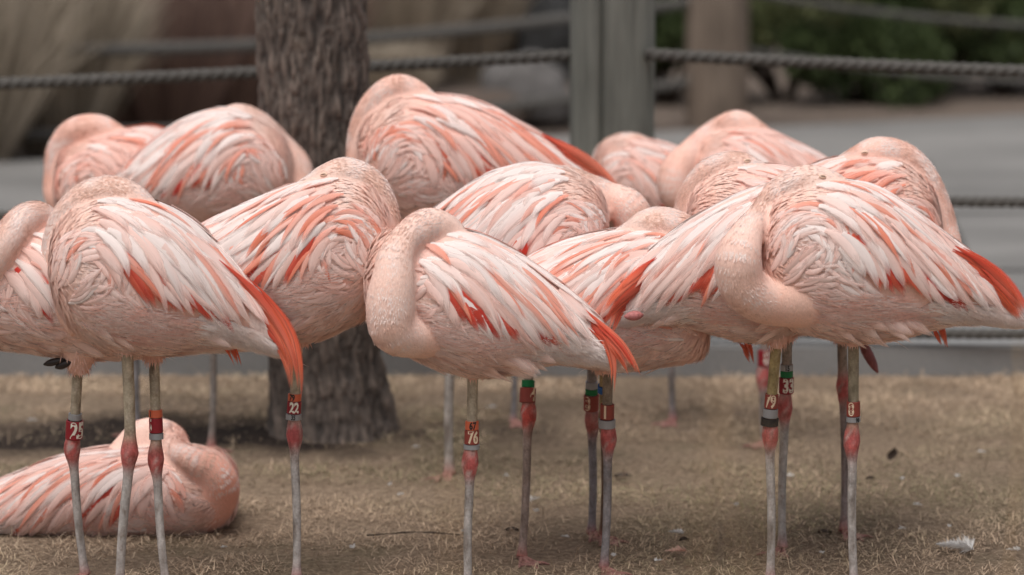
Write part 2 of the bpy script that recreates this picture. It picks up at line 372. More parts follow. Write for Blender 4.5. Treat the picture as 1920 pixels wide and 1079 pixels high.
def spans(yl, ym1, ym2, yr, r):
    a = at(0, yl, FY); m = at(1075, ym1, FY); s = (a.z - m.z) / (a.x - m.x); rope(fence, (XL, FY, m.z + s * (XL - m.x)), (PX - PR + .02, FY, m.z), r, .02)
    y2 = FY - .25; m = at(1212, ym2, FY - PR * .7); b = at(1920, yr, y2); s = (b.z - m.z) / (b.x - m.x); rope(fence, (m.x, FY - PR * .7, m.z), (XR, FY - .35, m.z + s * (XR - m.x)), r, .02)
spans(144, 103, 102, 128, .0175); spans(392, 372, 370, 376, .0155); spans(628, 622, 620, 626, .0155)
# fence on the far side of the path
fe2 = empty('rope_fence', (0, 0, 0)); tag(fe2, 'blurred brown post and sagging ropes on the far side of the path', 'rope fence')
q = ground(1346, 222); y2 = q.y + .1; w = (at(1405, 150, y2).x - at(1288, 150, y2).x) / 2; post(fe2, q.x, y2, w, 1.6, M_POST2, [(-math.pi / 2 - .5, .03, .01)])
ql = ground(-900, 330); post(fe2, ql.x, ql.y, w, 1.6, M_POST2, []); qr = ground(2700, 175); post(fe2, qr.x, qr.y, w, 1.6, M_POST2, [])
for yl, ym, yr, sg in ((40, 0, -60, .16), (205, 150, 40, .16)):
    rope(fe2, at(-900, yl + 10, ql.y), at(1320, ym, y2), .03, sg, .03); rope(fe2, at(1372, ym - 20 if ym < 100 else ym - 60, y2), at(2700, yr + 60, qr.y), .02, sg, .03)

# ---- plants far behind
M_LEAF = m_attr('leaf', .6, .25)
def blades_mesh(name, roots, tips, wid, cols, bend=.25):
    n = len(roots); side = np.cross(tips - roots, np.array([0, 1, .1])); side /= np.linalg.norm(side, axis=1)[:, None] + 1e-9; side *= wid[:, None]
    m = roots * .45 + tips * .55; m[:, 2] += bend * np.linalg.norm(tips - roots, axis=1)
    V = np.stack([roots - side, roots + side, m + side, m - side, tips], 1).reshape(-1, 3); o = np.arange(n)[:, None] * 5
    F = np.concatenate([o + np.array([[0, 1, 2]]), o + np.array([[0, 2, 3]]), o + np.array([[3, 2, 4]])]); me = mesh_np(name, V, F); vcol(me, np.repeat(cols, 5, 0)); return me
def clump(x, y, h, w, n, c0, c1, label, name='ornamental_grass', cat='grass clump', group=None):
    e = empty(name, (x, y, -.06)); tag(e, label, cat, group)
    a = nrs.uniform(0, 2 * np.pi, n); r = nrs.rand(n) ** .5
    ro = np.stack([np.cos(a) * r * w * .3, np.sin(a) * r * w * .3, np.zeros(n)], 1); k = nrs.uniform(.5, 1, n)
    ti = np.stack([np.cos(a) * r * w * nrs.uniform(.6, 1.3, n), np.sin(a) * r * w * nrs.uniform(.6, 1.3, n), h * k], 1)
    t = nrs.rand(n)[:, None]; link('blades', blades_mesh('blades', ro, ti, nrs.uniform(.003, .008, n), np.array(c0) * (1 - t) + np.array(c1) * t, .12), M_LEAF, e, False)['kind'] = 'stuff'
def shrub(x, y, h, w, n, c0, c1, label, name='evergreen_shrub', leaf=.03, group=None, dep=None):
    e = empty(name, (x, y, -.06)); tag(e, label, 'shrub', group); dep = dep or w
    V, F = [], []
    lobes = [(rng.uniform(-w, w) * .75, rng.uniform(-dep, dep) * .6, h * rng.uniform(.3, .8), rng.uniform(.25, .45) * min(w, h)) for _ in range(9)]
    for lx, ly, lz, lr in lobes:
        v, f = tube_vf([Vector((lx * .1, ly * .1, 0)), Vector((lx * .4, ly * .4, lz * .5)), Vector((lx, ly, lz))], [.018, .013, .006], 6); o = len(V); V += v; F += [tuple(i + o for i in q) for q in f]
    me = mesh('stem', V, F); vcol(me, [(.06, .04, .03)] * len(V)); link('stem', me, M_LEAF, e)
    L = np.array(lobes)[nrs.randint(0, 9, n)]; d = nrs.normal(size=(n, 3)); d /= np.linalg.norm(d, axis=1)[:, None]
    p = L[:, :3] + d * (L[:, 3:4] * nrs.uniform(.55, 1.1, (n, 1))); p[:, 2] = p[:, 2].clip(.03)
    g = nrs.normal(size=(n, 3)) * .7 + d + np.array([0, 0, .3]); g /= np.linalg.norm(g, axis=1)[:, None]; t = nrs.rand(n)[:, None]
    link('foliage', blades_mesh('foliage', p, p + g * (nrs.uniform(.6, 1.3, (n, 1)) * leaf), nrs.uniform(.25, .45, n) * leaf, np.array(c0) * (1 - t) + np.array(c1) * t, .1), M_LEAF, e, False)['kind'] = 'stuff'
def stems(x, y, h, w, n, c0, c1, label, group=None):
    e = empty('bare_shrub', (x, y, -.06)); tag(e, label, 'shrub', group)
    a = nrs.uniform(0, 2 * np.pi, n); r = nrs.rand(n) ** .5; k = nrs.uniform(.55, 1, n)
    ro = np.stack([np.cos(a) * r * w * .35, np.sin(a) * r * w * .35, np.zeros(n)], 1); ti = np.stack([np.cos(a) * r * w, np.sin(a) * r * w, h * k], 1)
    t = nrs.rand(n)[:, None]; link('twigs', blades_mesh('twigs', ro, ti, nrs.uniform(.004, .009, n), np.array(c0) * (1 - t) + np.array(c1) * t, .02), M_LEAF, e, False)['kind'] = 'stuff'
TAN0, TAN1 = (.26, .215, .165), (.60, .51, .405)
def G(x, y): p = ground(x, y); return p.x, p.y
gl = [(-60, 285, 1.0, .55, 'tall'), (110, 262, .95, .5, 'wide'), (-160, 200, 1.1, .6, ''), (60, 120, 1.0, .6, ''), (230, 225, .42, .34, '')]
names = ['tan ornamental grass clump at the bed edge left of the bare shrubs', 'loose tan grass clump spreading against the bare red shrubs', 'tan grass clump behind the first clump of the bed', 'pale grass clump deep in the bed behind other clumps', 'low tan grass clump at the foot of the bare red shrubs']
for (x, y, h, w, _), nm in zip(gl, names): clump(*G(x, y), h, w, 1500, TAN0, TAN1, nm, group='dry grass clumps beyond the path')
for (x, y), nm in zip([(300, 225), (430, 210), (250, 120), (400, 100), (520, 170), (120, 40)], ['bare red twiggy shrub at the bed edge beside the low tan grass', 'bare red twiggy shrub close beside the tree trunk', 'bare red twiggy shrub deep in the bed behind the low tan grass', 'bare red twiggy shrub in the rear of the bed beside the trunk', 'bare red twiggy shrub hidden mostly behind the tree trunk', 'far bare shrub behind the pale grass clumps']):
    stems(*G(x, y), .95, .6, 420, (.14, .09, .075), (.34, .225, .18), nm, group='bare red shrubs beyond the path')
for (x, y, h, w), nm in zip([(760, 150, .85, .4), (870, 130, .9, .45), (960, 110, .8, .4), (820, 40, .9, .5), (720, 205, .4, .3), (930, 20, .9, .5)], range(6)):
    clump(*G(x, y), h, w, 1300, TAN0, TAN1, 'dry tan grass clump between the tree trunk and the tall grey post', group='dry grass clumps between trunk and post')
def boulder(name, x, y, sx, sy, sz, mat, label, seed, zoff=0):
    bm = bmesh.new(); bmesh.ops.create_icosphere(bm, subdivisions=4, radius=1)
    for v in bm.verts:
        k = 1 + .22 * mnoise.fractal(v.co * 1.3 + Vector((seed, 0, 0)), 1, 2, 4); v.co = Vector((v.co.x * sx * k, v.co.y * sy * k, max(v.co.z, -.5) * sz * k))
    me = bpy.data.meshes.new(name); bm.to_mesh(me); bm.free(); o = link(name, me, mat); o.location = (x, y, zoff + sz * .35); return tag(o, label, 'rock')
M_ROCK = m_concrete('rock', (.13, .12, .115), 4)
x, y = G(985, 215); boulder('boulder', x, y, .22, .2, .22, M_ROCK, 'grey boulder in the mulch bed beside the tall grey post', 3)
x, y = G(1040, 130); boulder('boulder', x, y, .2, .2, .5, m_plain('dark_rock', (.03, .03, .03), .8, .3, 8), 'dark standing rock just behind the tall grey post', 8)
x, y = G(900, 222); boulder('boulder', x, y, .25, .2, .1, m_plain('brown_rock', (.09, .065, .05), .9, .3, 8), 'low brown rock at the edge of the mulch bed', 12)
GR0, GR1, GO1 = (.03, .043, .018), (.105, .14, .055), (.19, .20, .09)
for i, (x, y, h, w, cc, lb) in enumerate([(1250, 175, .8, .4, GR1, 'dark green evergreen shrub between the grey post and the brown post'), (1470, 165, .75, .5, GO1, 'olive green shrub just beside the brown post'), (1610, 170, .6, .45, GR1, 'low dark green shrub second from the brown post'),
        (1740, 160, .75, .5, GR1, 'dark green shrub third from the brown post'), (1880, 155, .7, .5, GO1, 'olive tinged shrub fourth from the brown post'), (2040, 150, .8, .5, GR1, 'green shrub fifth from the brown post')]):
    shrub(*G(x, y), h, w, 6000, GR0, cc, lb, leaf=.045, group='evergreen shrubs beyond the path')
for i, (x, y) in enumerate([(1180, 60), (1330, 60), (1480, 50), (1630, 60), (1780, 50), (1930, 50), (2080, 40)]):
    shrub(*G(x, y), 1.0, .65, 6000, GR0, GR1, 'dark green evergreen shrub in the rear row of the bed', leaf=.055, group='evergreen shrubs in the rear row')
x, y = G(1800, 70); stems(x, y - .5, .7, .35, 500, (.07, .035, .025), (.16, .09, .06), 'small reddish twiggy shrub among the evergreen shrubs')
x, y = G(1325, 694); boulder('stone', x, y, .055, .04, .035, m_concrete('stone', (.34, .30, .25), 8), 'pale tan stone lying at the foot of the kerb', 21)

# ================================================================ FLAMINGOS
PALE, WHITE, PINK = np.array((.90, .65, .585)), np.array((.92, .80, .76)), np.array((.88, .525, .44))
SALMON, ORANGE, RED = np.array((.84, .345, .24)), np.array((.82, .175, .075)), np.array((.64, .04, .028))
def lerp(a, b, t): return a + (b - a) * t

class Body:
    """egg shaped trunk: S runs from the chest to the tail, phi round the side, metres, side +1 faces the camera"""
    def __init__(s, stations, Y0, X0, W):
        sg = 1 if stations[-1][0] > stations[0][0] else -1
        pts = []
        for x, yt, yb in stations:
            a, b = at(x, yt, Y0), at(x, yb, Y0); pts.append((sg * (a.x - X0), a.z, b.z))
        d = catmull(pts, 64); s.sg = sg; s.S = d[:, 0]; s.vc = (d[:, 1] + d[:, 2]) / 2; s.hv = np.maximum((d[:, 1] - d[:, 2]) / 2, .004)
        s.hw = W * (s.hv / s.hv.max()) ** .75; s.S0, s.S1 = s.S[0], s.S[-1]; s.L = s.S1 - s.S0
        s.dvc = np.gradient(s.vc, s.S); s.dhv = np.gradient(s.hv, s.S); s.dhw = np.gradient(s.hw, s.S)
    def fr(s, S, phi, side=1):
        """position, normal, tail tangent, up tangent (local x,y,z); vectorised"""
        S = np.clip(S, s.S0, s.S1); f = lambda a: np.interp(S, s.S, a)
        vc, hv, hw = f(s.vc), f(s.hv), f(s.hw); sp, cp = np.sin(phi), np.cos(phi)
        P = np.stack([s.sg * S, -side * hw * cp, vc + hv * sp], -1)
        TS = np.stack([s.sg * np.ones_like(S), -side * f(s.dhw) * cp, f(s.dvc) + f(s.dhv) * sp], -1)
        TP = np.stack([0 * S, side * hw * sp, hv * cp], -1)
        N = np.cross(TS, TP); N /= np.linalg.norm(N, axis=-1, keepdims=True) + 1e-12
        ref = np.stack([0 * S, -side * cp * hv, sp * hw], -1); N *= np.sign((N * ref).sum(-1, keepdims=True) + 1e-12)
        return P, N, TS, TP
    def a2S(s, a): return s.S0 + a * s.L
    def vf(s):
        V, F = [], []; ns = 40; m = len(s.S)
        for i in range(m):
            for k in range(ns):
                p = 2 * math.pi * k / ns; V.append((s.sg * s.S[i], -s.hw[i] * math.cos(p), s.vc[i] + s.hv[i] * math.sin(p)))
        for i in range(m - 1):
            for k in range(ns): F.append((i * ns + k, i * ns + (k + 1) % ns, (i + 1) * ns + (k + 1) % ns, (i + 1) * ns + k))
        F.append(tuple(range(ns - 1, -1, -1))); F.append(tuple((m - 1) * ns + k for k in range(ns)))
        return V, F
    def trace(s, S, phi, th0, th1, L, n=9, side=1, pw=.9):
        P, N = [], []; st = L / (n - 1); free = False; d = None
        for i in range(n):
            th = th0 + (th1 - th0) * (i / (n - 1)) ** pw; c, sn = math.cos(th), math.sin(th)
            if not free:
                p, nr, TS, TP = s.fr(np.float64(S), np.float64(phi), side); lS, lP = np.linalg.norm(TS), np.linalg.norm(TP) + .01
                d = c * TS / lS + sn * TP / lP; d /= np.linalg.norm(d); P.append(p); N.append(nr)
                S += st * c / lS; phi += st * sn / lP
                if phi < (-.62 if th0 < -.3 else -1.45) or S > s.S1 - .005: free = True
            else:
                w = np.array([s.sg * max(c, .2), 0, -abs(sn) - .2]); w /= np.linalg.norm(w); d = d * .75 + w * .25; d /= np.linalg.norm(d)
                P.append(P[-1] + d * st); nn = N[-1] - d * N[-1].dot(d); N.append(nn / np.linalg.norm(nn))
        return np.array(P), np.array(N)

def trace_b(B, S, phi, th0, th1, L, n=6, side=1):
    m = len(S); S = S.copy(); phi = phi.copy(); st = L / (n - 1); P = np.zeros((m, n, 3)); N = np.zeros((m, n, 3)); free = np.zeros(m, bool); d = np.zeros((m, 3))
    for i in range(n):
        th = th0 + (th1 - th0) * (i / (n - 1)); c, sn = np.cos(th), np.sin(th)
        p, nr_, TS, TP = B.fr(S, phi, side); lS = np.linalg.norm(TS, axis=1); lP = np.linalg.norm(TP, axis=1) + .01
        dn = (c / lS)[:, None] * TS + (sn / lP)[:, None] * TP; dn /= np.linalg.norm(dn, axis=1)[:, None]
        if i:
            w = np.stack([B.sg * np.maximum(c, .2), 0 * c, sn - .15], 1); w /= np.linalg.norm(w, axis=1)[:, None]; df = d * .75 + w * .25; df /= np.linalg.norm(df, axis=1)[:, None]
            pf = P[:, i - 1] + df * st[:, None]; nf = N[:, i - 1] - df * (N[:, i - 1] * df).sum(1)[:, None]; nf /= np.linalg.norm(nf, axis=1)[:, None] + 1e-9
            f = free[:, None]; p = np.where(f, pf, p); nr_ = np.where(f, nf, nr_); dn = np.where(f, df, dn)
        P[:, i] = p; N[:, i] = nr_; d = dn; g = ~free
        S = np.where(g, S + st * c / lS, S); phi = np.where(g, phi + st * sn / lP, phi); free |= (phi < -1.3) | (S > B.S1 - .004)
    return P, N
def wisps(P, N, w, lift, col):
    m, n, _ = P.shape; t = np.linspace(0, 1, n)[None, :, None]; T = np.gradient(P, axis=1); T /= np.linalg.norm(T, axis=2)[..., None] + 1e-9
    Sd = np.cross(N, T) * w[:, None, None] * np.clip(1.03 - t, 0, 1); C = P + N * (.002 + lift * t ** 1.5)
    V1 = np.stack([C[:, 0] - Sd[:, 0], C[:, 0] + Sd[:, 0], C[:, 2] + Sd[:, 2], C[:, 2] - Sd[:, 2], C[:, 3]], 1); V2 = np.stack([C[:, 2] - Sd[:, 2], C[:, 2] + Sd[:, 2], C[:, 4] + Sd[:, 4], C[:, 4] - Sd[:, 4], C[:, 5]], 1)
    K = np.repeat(col[:, None, :], 5, 1); return [V1, V2], [K, K]
def feather_mesh(P, N, wid, lift0, lift1, c_root, c_tip, c_edge, edge_side, shape=0, camber=.25, roll=0):
    n = len(P); t = np.linspace(0, 1, n)
    T = np.gradient(P, axis=0); T /= np.linalg.norm(T, axis=1)[:, None] + 1e-9
    Sd = np.cross(N, T); Sd /= np.linalg.norm(Sd, axis=1)[:, None] + 1e-9
    prof = (np.clip(t / .22, .35, 1)) * (1 - np.clip((t - .42) / .58, 0, 1) ** (2.0 if shape == 0 else 1.35)) if shape < 2 else np.clip(t / .35, .06, 1) * (1 - np.clip((t - .5) / .5, 0, 1) ** 1.5)
    prof = np.maximum(prof, .04); h = wid * .5 * prof
    C = P + N * (lift0 + (lift1 - lift0) * t ** 1.4)[:, None]
    V, col, uv = [], [], []
    for j, x in enumerate((-1, -.45, .45, 1)):
        V.append(C + Sd * (h * x)[:, None] - N * (h * camber * x * x)[:, None] + N * (h * roll * x)[:, None])
        c = c_root[None] * (1 - t[:, None] ** .8) + c_tip[None] * t[:, None] ** .8
        e = max(0, x * edge_side) * .9 if edge_side else 0
        m = (e * np.clip(t * 1.6, 0, 1) * (1 - .4 * t))[:, None]; col.append(c * (1 - m) + c_edge[None] * m); uv.append(np.stack([np.full(n, x * .5 + .5), t], 1))
    V = np.stack(V, 1).reshape(-1, 3); col = np.stack(col, 1).reshape(-1, 3); uv = np.stack(uv, 1).reshape(-1, 2)
    i = np.arange(n - 1)[:, None] * 4; F = np.concatenate([i + np.array([[k, k + 1, k + 5, k + 4]]) for k in range(3)])
    me = mesh_np('feather', V, F); vcol(me, col); setuv(me, uv); return me

def blades(P, N, D, L, W, lift, C, bend=0.0, Ctip=None):
    """many small blades as arrays"""
    n = len(P); S = np.cross(N, D); S /= np.linalg.norm(S, axis=1)[:, None] + 1e-9; S = S * W[:, None]
    dl = D * np.cos(lift)[:, None] + N * np.sin(lift)[:, None]; m = P + dl * (L * .5)[:, None]; d2 = D + N * np.sin(lift)[:, None] * .3 + bend
    d2 /= np.linalg.norm(d2, axis=1)[:, None]; tip = m + d2 * (L * .5)[:, None]
    V = np.stack([P - S * .6, P + S * .6, m + S, m - S, tip], 1)
    Ct = C if Ctip is None else Ctip
    K = np.stack([C, C, C, C, Ct], 1)
    return V, K
BL_F = np.array([[0, 1, 2], [0, 2, 3], [3, 2, 4]])

def body_mesh(parts, vox):
    V, F = [], []
    for v, f in parts: o = len(V); V += [tuple(p) for p in v]; F += [tuple(i + o for i in q) for q in f]
    me = mesh('body', V, F); bm = bmesh.new(); bm.from_mesh(me); bmesh.ops.recalc_face_normals(bm, faces=bm.faces); bm.to_mesh(me); bm.free()
    o = bpy.data.objects.new('tmp', me); COL.objects.link(o)
    r = o.modifiers.new('r', 'REMESH'); r.mode = 'VOXEL'; r.voxel_size = vox; s = o.modifiers.new('s', 'SMOOTH'); s.iterations = 10; s.factor = .5
    dg = bpy.context.evaluated_depsgraph_get(); out = bpy.data.meshes.new_from_object(o.evaluated_get(dg)); bpy.data.objects.remove(o); return out

_font = {}
def glyphs(s):
    if s in _font: return _font[s]
    cu = bpy.data.curves.new('t', 'FONT'); cu.body = s; cu.align_x = 'CENTER'; cu.align_y = 'CENTER'; cu.size = 1; cu.offset = .04; cu.resolution_u = 3
    o = bpy.data.objects.new('t', cu); COL.objects.link(o); dg = bpy.context.evaluated_depsgraph_get(); me = bpy.data.meshes.new_from_object(o.evaluated_get(dg))
    bpy.data.objects.remove(o); v = [tuple(p.co) for p in me.vertices]; f = [tuple(p.vertices) for p in me.polygons]; _font[s] = (v, f); return _font[s]

def flamingo(label, base, st, neck, legs=(), prim=(), W=.115, eye=None, seed=0, sal=0.0, dens=1.0, tucked=(), nrow=None, white=.25, gap_red=.3, lying=False, whorl=(.2, .12), wing_end=.9, fcount=1.0, tuftn=70, streak=.22, blush=.12):
    rg = random.Random(seed); nr = np.random.RandomState(seed + 100)
    b0 = ground(*base); X0, Y0 = b0.x, b0.y
    root = empty('flamingo', (X0, Y0, 0)); tag(root, label, 'flamingo', 'flamingos resting in the flock')
    px = lambda x, y, w=0: at(x, y, Y0 - w) - Vector((X0, Y0, 0))
    mpp = (at(1000, 500, Y0).x - at(900, 500, Y0).x) / 100
    B = Body(st, Y0, X0, W); sg = B.sg
    tint = lambda c, k=1.0: lerp(np.asarray(c, float), SALMON * 1.02, sal * k)
    # ---- trunk, neck and head in one skin
    npts = catmull([list(px(x, y, w)) + [r * mpp] for x, y, w, r in neck], 44); NP, NR = npts[:, :3], npts[:, 3]
    parts = [B.vf(), tube_vf([Vector(p) for p in NP], list(NR), 20)]
    for lg in legs:
        a = px(*lg['top']); k = px(*lg['top'][:2]); rr = .024 * lg.get('thigh', 1)
        parts.append(tube_vf([a + Vector((0, 0, .07)), a + Vector((0, 0, .03)), a + Vector((0, 0, .004)), a - Vector((0, 0, .016))], [rr * 2.1, rr * 1.5, rr * .95, rr * .55], 14))
    me = body_mesh(parts, .0062); vc = np.empty(len(me.vertices) * 3, np.float32); me.vertices.foreach_get('co', vc); vc = vc.reshape(-1, 3)
    dn = np.full(len(vc), 9.0)
    for p, r in zip(NP[13:], NR[13:]): dn = np.minimum(dn, np.linalg.norm(vc - p, axis=1) / r)
    nk = np.clip((1.35 - dn) / .25, 0, 1)[:, None]
    ncol = tint((.89, .655, .57)); bcol = tint((.88, .59, .49), .8)
    f1 = np.array([mnoise.noise(Vector(p) * 16) for p in vc])[:, None]
    cc = (bcol[None] * (1 - nk) + ncol[None] * nk) * (1 + .06 * f1); cc = lerp(cc, PINK[None] * np.ones_like(cc), np.clip(f1, 0, 1) * .35); ch = np.clip((.2 - (sg * vc[:, :1] - B.S0) / B.L) / .2, 0, 1); cc = lerp(cc, (SALMON * 1.03)[None] * np.ones_like(cc), ch * blush)
    vcol(me, cc); me.materials.clear(); body = link('body', me, M_BODY, root)
    # ---- wings: a shell, feathers on it
    wings = []
    for side in (1, -1):
        aa = np.linspace(.1, wing_end, 26); V, C, F = [], [], []
        for a in aa:
            lo = lerp(-.12, .1, a) ; hi = 1.42
            e = math.sin(math.pi * min(max((a - .1) / (wing_end - .1), 0), 1)) ** .5
            for j in range(13):
                ph = lerp(lo, hi, j / 12); p, n, _, _ = B.fr(np.float64(B.a2S(a)), np.float64(ph), side)
                ed = e * min(1, j / 2.0) ; V.append(p + n * (-.004 + .010 * ed)); C.append(tint(lerp(PINK, PALE, .5)))
        F = [(i * 13 + j, i * 13 + j + 1, i * 13 + j + 14, i * 13 + j + 13) for i in range(25) for j in range(12)]
        me = mesh('wing', V, F); vcol(me, C); wings.append(link('wing', me, M_DOWN, root))
    fcount_ = [0]
    def put(P, N, wid, l0, l1, cr, ct, ce, es, side=1, shape=0, camber=.25, roll=0, parent=None):
        o = link('feather', feather_mesh(P, N, wid, l0, l1, cr, ct, ce, es, shape, camber, roll), M_FEATHER, parent or wings[0 if side == 1 else 1]); fcount_[0] += 1; return o
    def fcol(p_or, p_wh):
        u = rg.random()
        j = 1 + rg.uniform(-.06, .05)
        if u < p_or:
            k = rg.random(); c = lerp(SALMON, ORANGE, k); return lerp(PALE, c, rg.uniform(.2, .8)) * j, lerp(c, PALE, rg.uniform(0, .6)) * j, ORANGE, rg.choice((0, -1, 1))
        if u < p_or + p_wh: return tint(WHITE, .5) * j, tint(WHITE, .5) * j, lerp(PALE, SALMON, .3), rg.choice((0, 0, 1, -1))
        c = tint(lerp(PALE, PINK, rg.random() * .6)); return c * j, tint(lerp(PALE, WHITE, rg.random() * .7)) * j, lerp(PINK, SALMON, rg.random() * .7), rg.choice((0, 0, 1, -1))
    D = math.radians
    def under_head(P):
        d = np.linalg.norm(P[:, None] - NP[None, 13:38], axis=2) / NR[None, 13:38]; return (d.min(1) < .93).any()
    # red flight feathers that show in the gaps
    for side in (1, -1):
        nrd = int(20 * fcount * gap_red) if side == 1 else 4
        for i in range(nrd):
            a = lerp(.30, .66, (i + rg.random() * .6) / nrd)
            P, N = B.trace(B.a2S(a), lerp(.50, .30, a), D(-48), D(lerp(-82, -32, a)), lerp(.128, .095, a) * rg.uniform(.8, 1.15), 9, side)
            c = lerp(RED, lerp(ORANGE, SALMON, .3), rg.random() * .6); put(P, N, .029, .009, .0125, c, c * rg.uniform(.75, 1.1), lerp(c, SALMON, .6), rg.choice((0, 1, -1)), side)
    # rows of long drooping coverts and scapulars
    rows = [ # phi, a0, a1, n, th0, th1(front), th1(back), len, width, orange, white, lift
        (.30, .26, .66, int(max(6, 17 - 11 * min(gap_red, 1.2))), -38, -88, -36, .118, .0290, .10, .3, .0125),
        (.52, .24, .72, int(18 - 7 * min(gap_red, 1.2)), -30, -84, -32, .150, .0300, .12, .3, .0130),
        (.76, .22, .76, 18, -22, -76, -27, .158, .0310, .20, .3, .0140),
        (1.00, .21, .80, 18, -13, -60, -21, .138, .0300, .26, .35, .0130),
        (1.26, .22, .84, 16, -5, -40, -14, .120, .0290, .14, .5, .0105),
        (1.50, .22, .86, 14, -2, -16, -6, .105, .0290, .04, .75, .0060)]
    for ri, (ph, a0, a1, n, t0, t1, t2, L, wd, po, pwh, lf) in enumerate(rows):
        for side in (1, -1):
            if side == -1 and ri < 3: continue
            m = int(n * fcount * (1 if side == 1 else .6))
            for i in range(m):
                q = (i + rg.uniform(-.35, .35)) / max(m - 1, 1); a = lerp(a0, a1, q); j = D(rg.gauss(0, 6))
                sc = (.62 + .5 * min(1, max(q, 0) * 2.2)) * rg.uniform(.8, 1.15) * (1 - .42 * max(0, q - .6) / .4)
                P, N = B.trace(B.a2S(a), ph + rg.uniform(-.08, .08), D(t0) + j, D(lerp(t1, t2, q)) + j * 1.4, L * sc, 9, side, rg.uniform(.8, 1.3))
                if under_head(P[:5]): continue
                c = fcol(po * streak / .22, pwh * white / .25)
                put(P, N, wd * rg.uniform(.75, 1.25) * (.55 if c[2] is ORANGE else 1), lf * .8, lf + rg.uniform(-.001, .004) + (.001 if c[2] is ORANGE else 0), *c, side, rg.choice((0, 0, 1)), rg.uniform(.15, .4), rg.uniform(-.25, .25))
    # whorl of small coverts at the shoulder
    Sc, pc = B.a2S(whorl[0]), whorl[1]
    _, _, TS, TP = B.fr(np.float64(Sc), np.float64(pc)); lP = np.linalg.norm(TP)
    for ring in range(8, 1, -1):
        rho = .006 + ring * .0098; m = int((4 + ring * 1.8) * fcount)
        for i in range(m):
            psi = (i + rg.uniform(-.3, .3) + ring * .37) / m * 2 * math.pi; pd = math.degrees(psi) % 360
            if pd <= 180: th = pd - 90 - 10
            elif pd < 270: th = lerp(90, 8, (pd - 180) / 90)
            else: th = lerp(8, -80, (pd - 270) / 90)
            S = Sc + rho * math.cos(psi) * 1.1; ph = pc + rho * math.sin(psi) / lP
            if S < B.S0 + .012: continue
            L = (.034 + rho * .55) * rg.uniform(.7, 1.25); up = 1 if pd < 200 else 0
            P, N = B.trace(S, ph, D(th + rg.gauss(0, 8)), D(th + (-42 if up else 26) + rg.gauss(0, 10)), L, 7, 1)
            if under_head(P[:3]): continue
            c = fcol(.16 * streak / .22 * (1 if up else .1), .15)
            put(P, N, .0185 * rg.uniform(.7, 1.2), .0065, .0105 - ring * .0004, *c, 1, rg.choice((0, 1)), .3, rg.uniform(-.3, .3))
    nb = int(95 * fcount * (1 if dens > .8 else .5))
    for i in range(nb):
        a = lerp(.70, .06, i / nb) + rg.uniform(-.03, .03); ph = rg.uniform(-1.25, -.12 if gap_red < .8 or a < .3 else -.5); f_ = mnoise.noise(Vector((a * 5 + seed, ph * 2, 0)))
        th = D(-8 + 34 * f_ + (16 if ph > -.6 else 0)); P, N = B.trace(B.a2S(max(a, .04)), ph, th, th + D(rg.uniform(-6, 26)), rg.uniform(.05, .085), 7, 1)
        if under_head(P[:3]): continue
        c = lerp(bcol, tint(PALE), rg.random()) * rg.uniform(.96, 1.04); ct = lerp(c, tint(WHITE, .5), rg.uniform(.2, .8))
        put(P, N, rg.uniform(.022, .036), .0022, rg.uniform(.005, .0085), c, ct, ct, 0, 1, rg.choice((0, 1)), .2, rg.uniform(-.2, .2), body)
    # explicit long primaries drooping over the tail
    for pr in prim:
        path = []
        for x, y, w in pr['p']:
            p = px(x, y, w); S_l = sg * p.x; f_ = lambda a_: np.interp(S_l, B.S, a_); rel = (p.z - f_(B.vc)) / f_(B.hv)
            if abs(rel) < .98 and S_l < B.S1 and w > 0: p = px(x, y, f_(B.hw) * math.sqrt(1 - rel * rel) + (.004 if not path else .013 + .004 * len(path)))
            path.append(list(p))
        path = np.array(path); n = int(pr.get('n', 7) * 1.5); sp = pr.get('spread', .012)
        for i in range(n):
            q = (i / max(n - 1, 1) - .5) if n > 1 else 0
            P = catmull(path, 12).copy(); t = np.linspace(0, 1, 12)[:, None]; trim = rg.uniform(.72, 1.0) if i else 1.0
            P = catmull(P[rg.choice((0, 0, 1, 2, 3)): max(7, int(12 * trim))], 12)
            T = np.gradient(P, axis=0); T /= np.linalg.norm(T, axis=1)[:, None]; perp = np.cross(T, np.array([0, -1, 0]))
            P += perp * q * sp * 2 * (1 - .55 * t * pr.get('conv', 1)) + np.array([0, -1, 0]) * (i % 3) * .0025 + perp * np.sin(t * 3) * rg.uniform(-.003, .003)
            N = np.tile(np.array([0, -1.0, .15]), (12, 1)) + perp * q * .5; N -= T * (N * T).sum(1)[:, None]; N /= np.linalg.norm(N, axis=1)[:, None]
            k = rg.random(); c0 = lerp(RED * .8, ORANGE, k * .8); c1 = lerp(ORANGE, lerp(RED, SALMON, rg.random()), rg.random() * .8)
            if rg.random() < pr.get('black', 0): c0 = c1 = np.array((.03, .012, .012))
            elif rg.random() < pr.get('pale', 0): c0 = PALE; c1 = lerp(PALE, SALMON, .5)
            put(P, N, pr.get('w', .018) * rg.uniform(.65, 1.2), .000, .002, lerp(c0, RED, .5), c1, lerp(c0, SALMON, .7), rg.choice((1, -1)), 1, 2, .3, rg.uniform(-.3, .3))
    # ---- soft coat: thousands of tiny blades, nobody could count them
    VV, KK = [], []
    n = int(12000 * dens)
    a = nr.uniform(0.0, 1, n) ** 1.05; ph = nr.uniform(-1.57, 1.57, n); side = np.where(nr.rand(n) < .72, 1, -1)
    S = B.a2S(a); ok = ~((ph < .6) & (ph > np.where(a > .28, -.62 if gap_red > .8 else -.3, -.05)) & (a > .14) & (a < .86) & (np.hypot((a - whorl[0]) * 4, ph - whorl[1]) > .35)); S, ph, side, a = S[ok], ph[ok], side[ok], a[ok]
